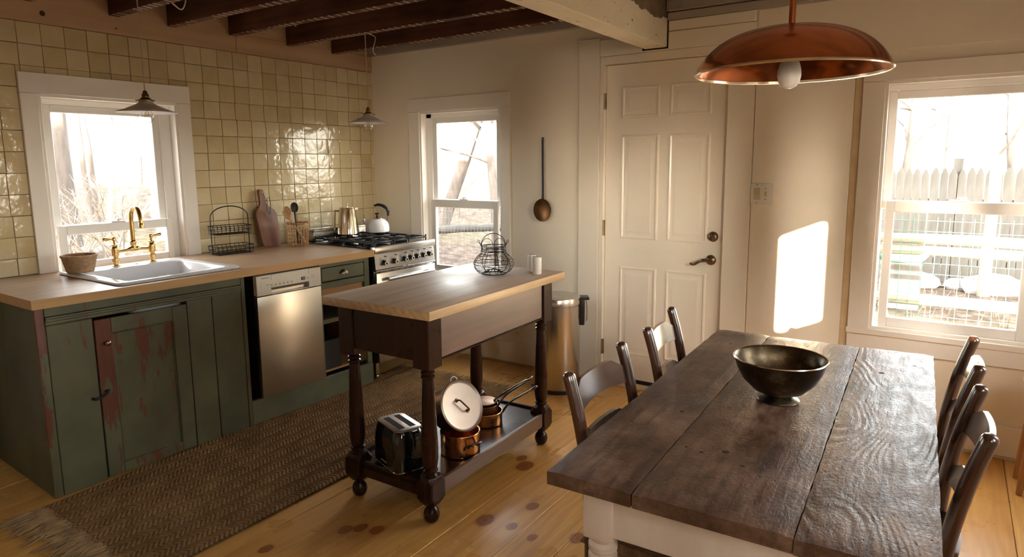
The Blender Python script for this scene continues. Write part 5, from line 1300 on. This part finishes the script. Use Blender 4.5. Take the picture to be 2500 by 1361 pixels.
for k, (pa_, pb_, r, X) in enumerate([(185, 300, .045, -4.0), (150, 200, .04, -3.2), (270, 325, .03, -2.9), (250, 290, .022, -2.6), (320, 400, .05, -5.0)]):
    ya, yb = at_x(pa_, X), at_x(pb_, X-.3)
    za, zb = gz(X, ya)+.12, gz(X-.3, yb)+[.10, .02, .55, .5, .55][k]
    b = B(); n = 7
    b.tube([(X-.3*i/n, ya+(yb-ya)*i/n, za+(zb-za)*i/n+.03*math.sin(i*2.1+k)) for i in range(n+1)], [r*(1-.5*i/n) for i in range(n+1)], 8)
    rn = random.Random(90+k)
    for i in range(5): grow(b, rn, (X-.3*i/5, ya+(yb-ya)*i/5, za+(zb-za)*i/5), (rn.uniform(-.3, .3), rn.uniform(-1, 1), .8), .5, .012, 2, .6)
    tag(part('fallen_branch', b, 'bark_light', None, sm=70), ['fallen branch across the slope right of the thick trunk', 'short fallen branch at the foot of the thick trunk', 'pale diagonal branch above the left of the faucet', 'thin pale diagonal branch beside the sash lock', 'fallen limb at the right of the sink window'][k], 'branch', 'fallen branches outside the sink window')
# middle window view
for k, (px, Y, h, r, ln) in enumerate([(1070, 4.2, 4.2, .075, (.40, .05)), (1085, 4.6, 4.4, .05, (.42, .0)), (1215, 4.0, 3.6, .065, (-.10, .02)), (1065, 6.0, 5, .045, (.20, .0)), (1190, 8.5, 5, .05, (-.05, .0))]):
    tree(['bare forked tree leaning right in the middle window', 'thinner bare tree leaning beside the forked tree', 'bare tree at the right side of the middle window', 'bare tree at the left side of the middle window', 'distant bare tree in the middle window'][k], at_y(px, Y), Y, h, r, ln, 40+k, 'bark', 3, 'bare trees outside the middle window')
# right window view
for k, (px, Y, h, r, ln) in enumerate([(2195, 8.0, 4.6, .06, (.05, .02)), (2432, 5.0, 4.2, .055, (-.02, .0)), (2300, 12.0, 5.5, .06, (.03, .0)), (2480, 9.5, 5, .06, (-.06, .0))]):
    tree(['bare tree behind the fence at the left of the right window', 'pale bare tree in front of the picket fence at the far right', 'distant bare tree behind the picket fence', 'bare tree behind the fence at the right picture edge'][k], at_y(px, Y), Y, h, r, ln, 60+k, 'bark_light' if k == 1 else 'bark', 3, 'bare trees outside the right window')
for k, (x, y, s) in enumerate([(4.35, 5.3, .30), (3.65, 5.5, .22), (4.05, 5.45, .16)]):
    bmx = B(); bmesh.ops.create_icosphere(bmx.bm, subdivisions=2, radius=s); rn = random.Random(k)
    for v in bmx.bm.verts: v.co = v.co*rn.uniform(.85, 1.1); v.co.z *= .55
    tag(part('garden_rock', bmx, 'rock', None, (x, y, gz(x, y)+s*.2)), ['large grey rock at the foot of the picket fence', 'long grey rock behind the lower rail', 'small grey rock between the two larger rocks'][k], 'rock', 'rocks by the picket fence')
bmx = B()
bmx.lathe([(0, .0), (.20, .0), (.24, .05), (.25, .10), (.24, .11), (.20, .03), (0, .03)], 24)
tag(part('garden_tub', bmx, 'mesh_green', None, (at_y(2215, 4.0), 4.0, .42)), 'green tub behind the rail fence outside the right window', 'tub')
part('tub_stand', B().box(-.18, .18, -.15, .15, -.50, -.002, .01), 'picket', bpy.data.objects['garden_tub'])
# undergrowth
b = B(); rn = random.Random(3)
for k in range(900):
    if k < 420:
        if k % 2: continue
        x = rn.uniform(-14, -5.5); y = rn.uniform(-3, 5)
    elif k < 760: x, y = rn.uniform(-6.5, .6), rn.uniform(4.2, 12)
    else: x, y = rn.uniform(2.5, 7.5), rn.uniform(2.6, 5.4)
    z = gz(x, y)-.03; L = rn.uniform(.25, .9) if k < 760 else rn.uniform(.1, .35); a = rn.uniform(0, 2*PI); s_ = rn.uniform(.1, .6)
    b.tube([(x, y, z), (x+math.cos(a)*s_*L*.4, y+math.sin(a)*s_*L*.4, z+L*.6), (x+math.cos(a)*s_*L*1.1, y+math.sin(a)*s_*L*1.1, z+L)], [.004, .0035, .0015], 4)
tag(part('undergrowth', b, 'straw', None, sm=180), 'dry straw coloured undergrowth outside the windows', 'undergrowth', None, 'stuff')
# unseen shed added to the south to keep low sun off the big windows
sh = thing('sun_block_shed', 'added unseen shed south of the house, blocking low sun', 'shed', (0, -9.0, 0))
part('wall', B().box(-3.0, 8.38, -3.0, 0, -.3, 3.9), 'picket', sh)
part('roof', B().prism([(-3.3, 3.9), (.12, 3.9), (-1.5, 4.6)], -3.2, 8.40, lambda u, v, h: (h, u, v)), 'greyboard', sh)
# hedge added out of view to the south east to shade the picket fence
hg = thing('sun_block_hedge', 'added unseen hedge southeast of the house, shading the picket fence', 'hedge', (0, -9.0, 0))
rn = random.Random(8); b = B()
def hedge_pt(u, v):
    return (11.6+9*u, .5*math.sin(u*40+v*9)*.3+rn.uniform(-.15, .15), -.3+6.6*v+rn.uniform(-.1, .1)+(.5*abs(math.sin(u*17)) if v > .98 else 0))
b.grid(40, 26, hedge_pt); b.grid(40, 4, lambda u, v: (11.6+9*u, -1.6*v, 6.3+.3*math.sin(u*30))); part('foliage', b, 'hedge', hg, sm=180)
for k in range(6): part('stem', B().cyl((12.3+1.5*k, -.6, -.3), (12.3+1.5*k, -.6, 5.5), .09, .04, 8), 'bark', hg)
# unseen evergreen added between shed and hedge to stop sun entering the right wall
ev = thing('sun_block_evergreen', 'added unseen evergreen between shed and hedge, blocking sun', 'tree', (9.37, -9.0, -.2))
b = B(); rn = random.Random(11)
b.lathe([(0, .2), (.30, .3), (.44, 1.0), (.46, 3.0), (.44, 4.6), (.30, 5.6), (0, 6.4)], 20)
for v in b.bm.verts: v.co.x *= rn.uniform(.95, 1.08); v.co.y *= rn.uniform(.92, 1.08)
part('foliage', b, 'hedge', ev, sm=180); part('stem', B().cyl((0, 0, 0), (0, 0, .5), .07, n=8), 'bark', ev)
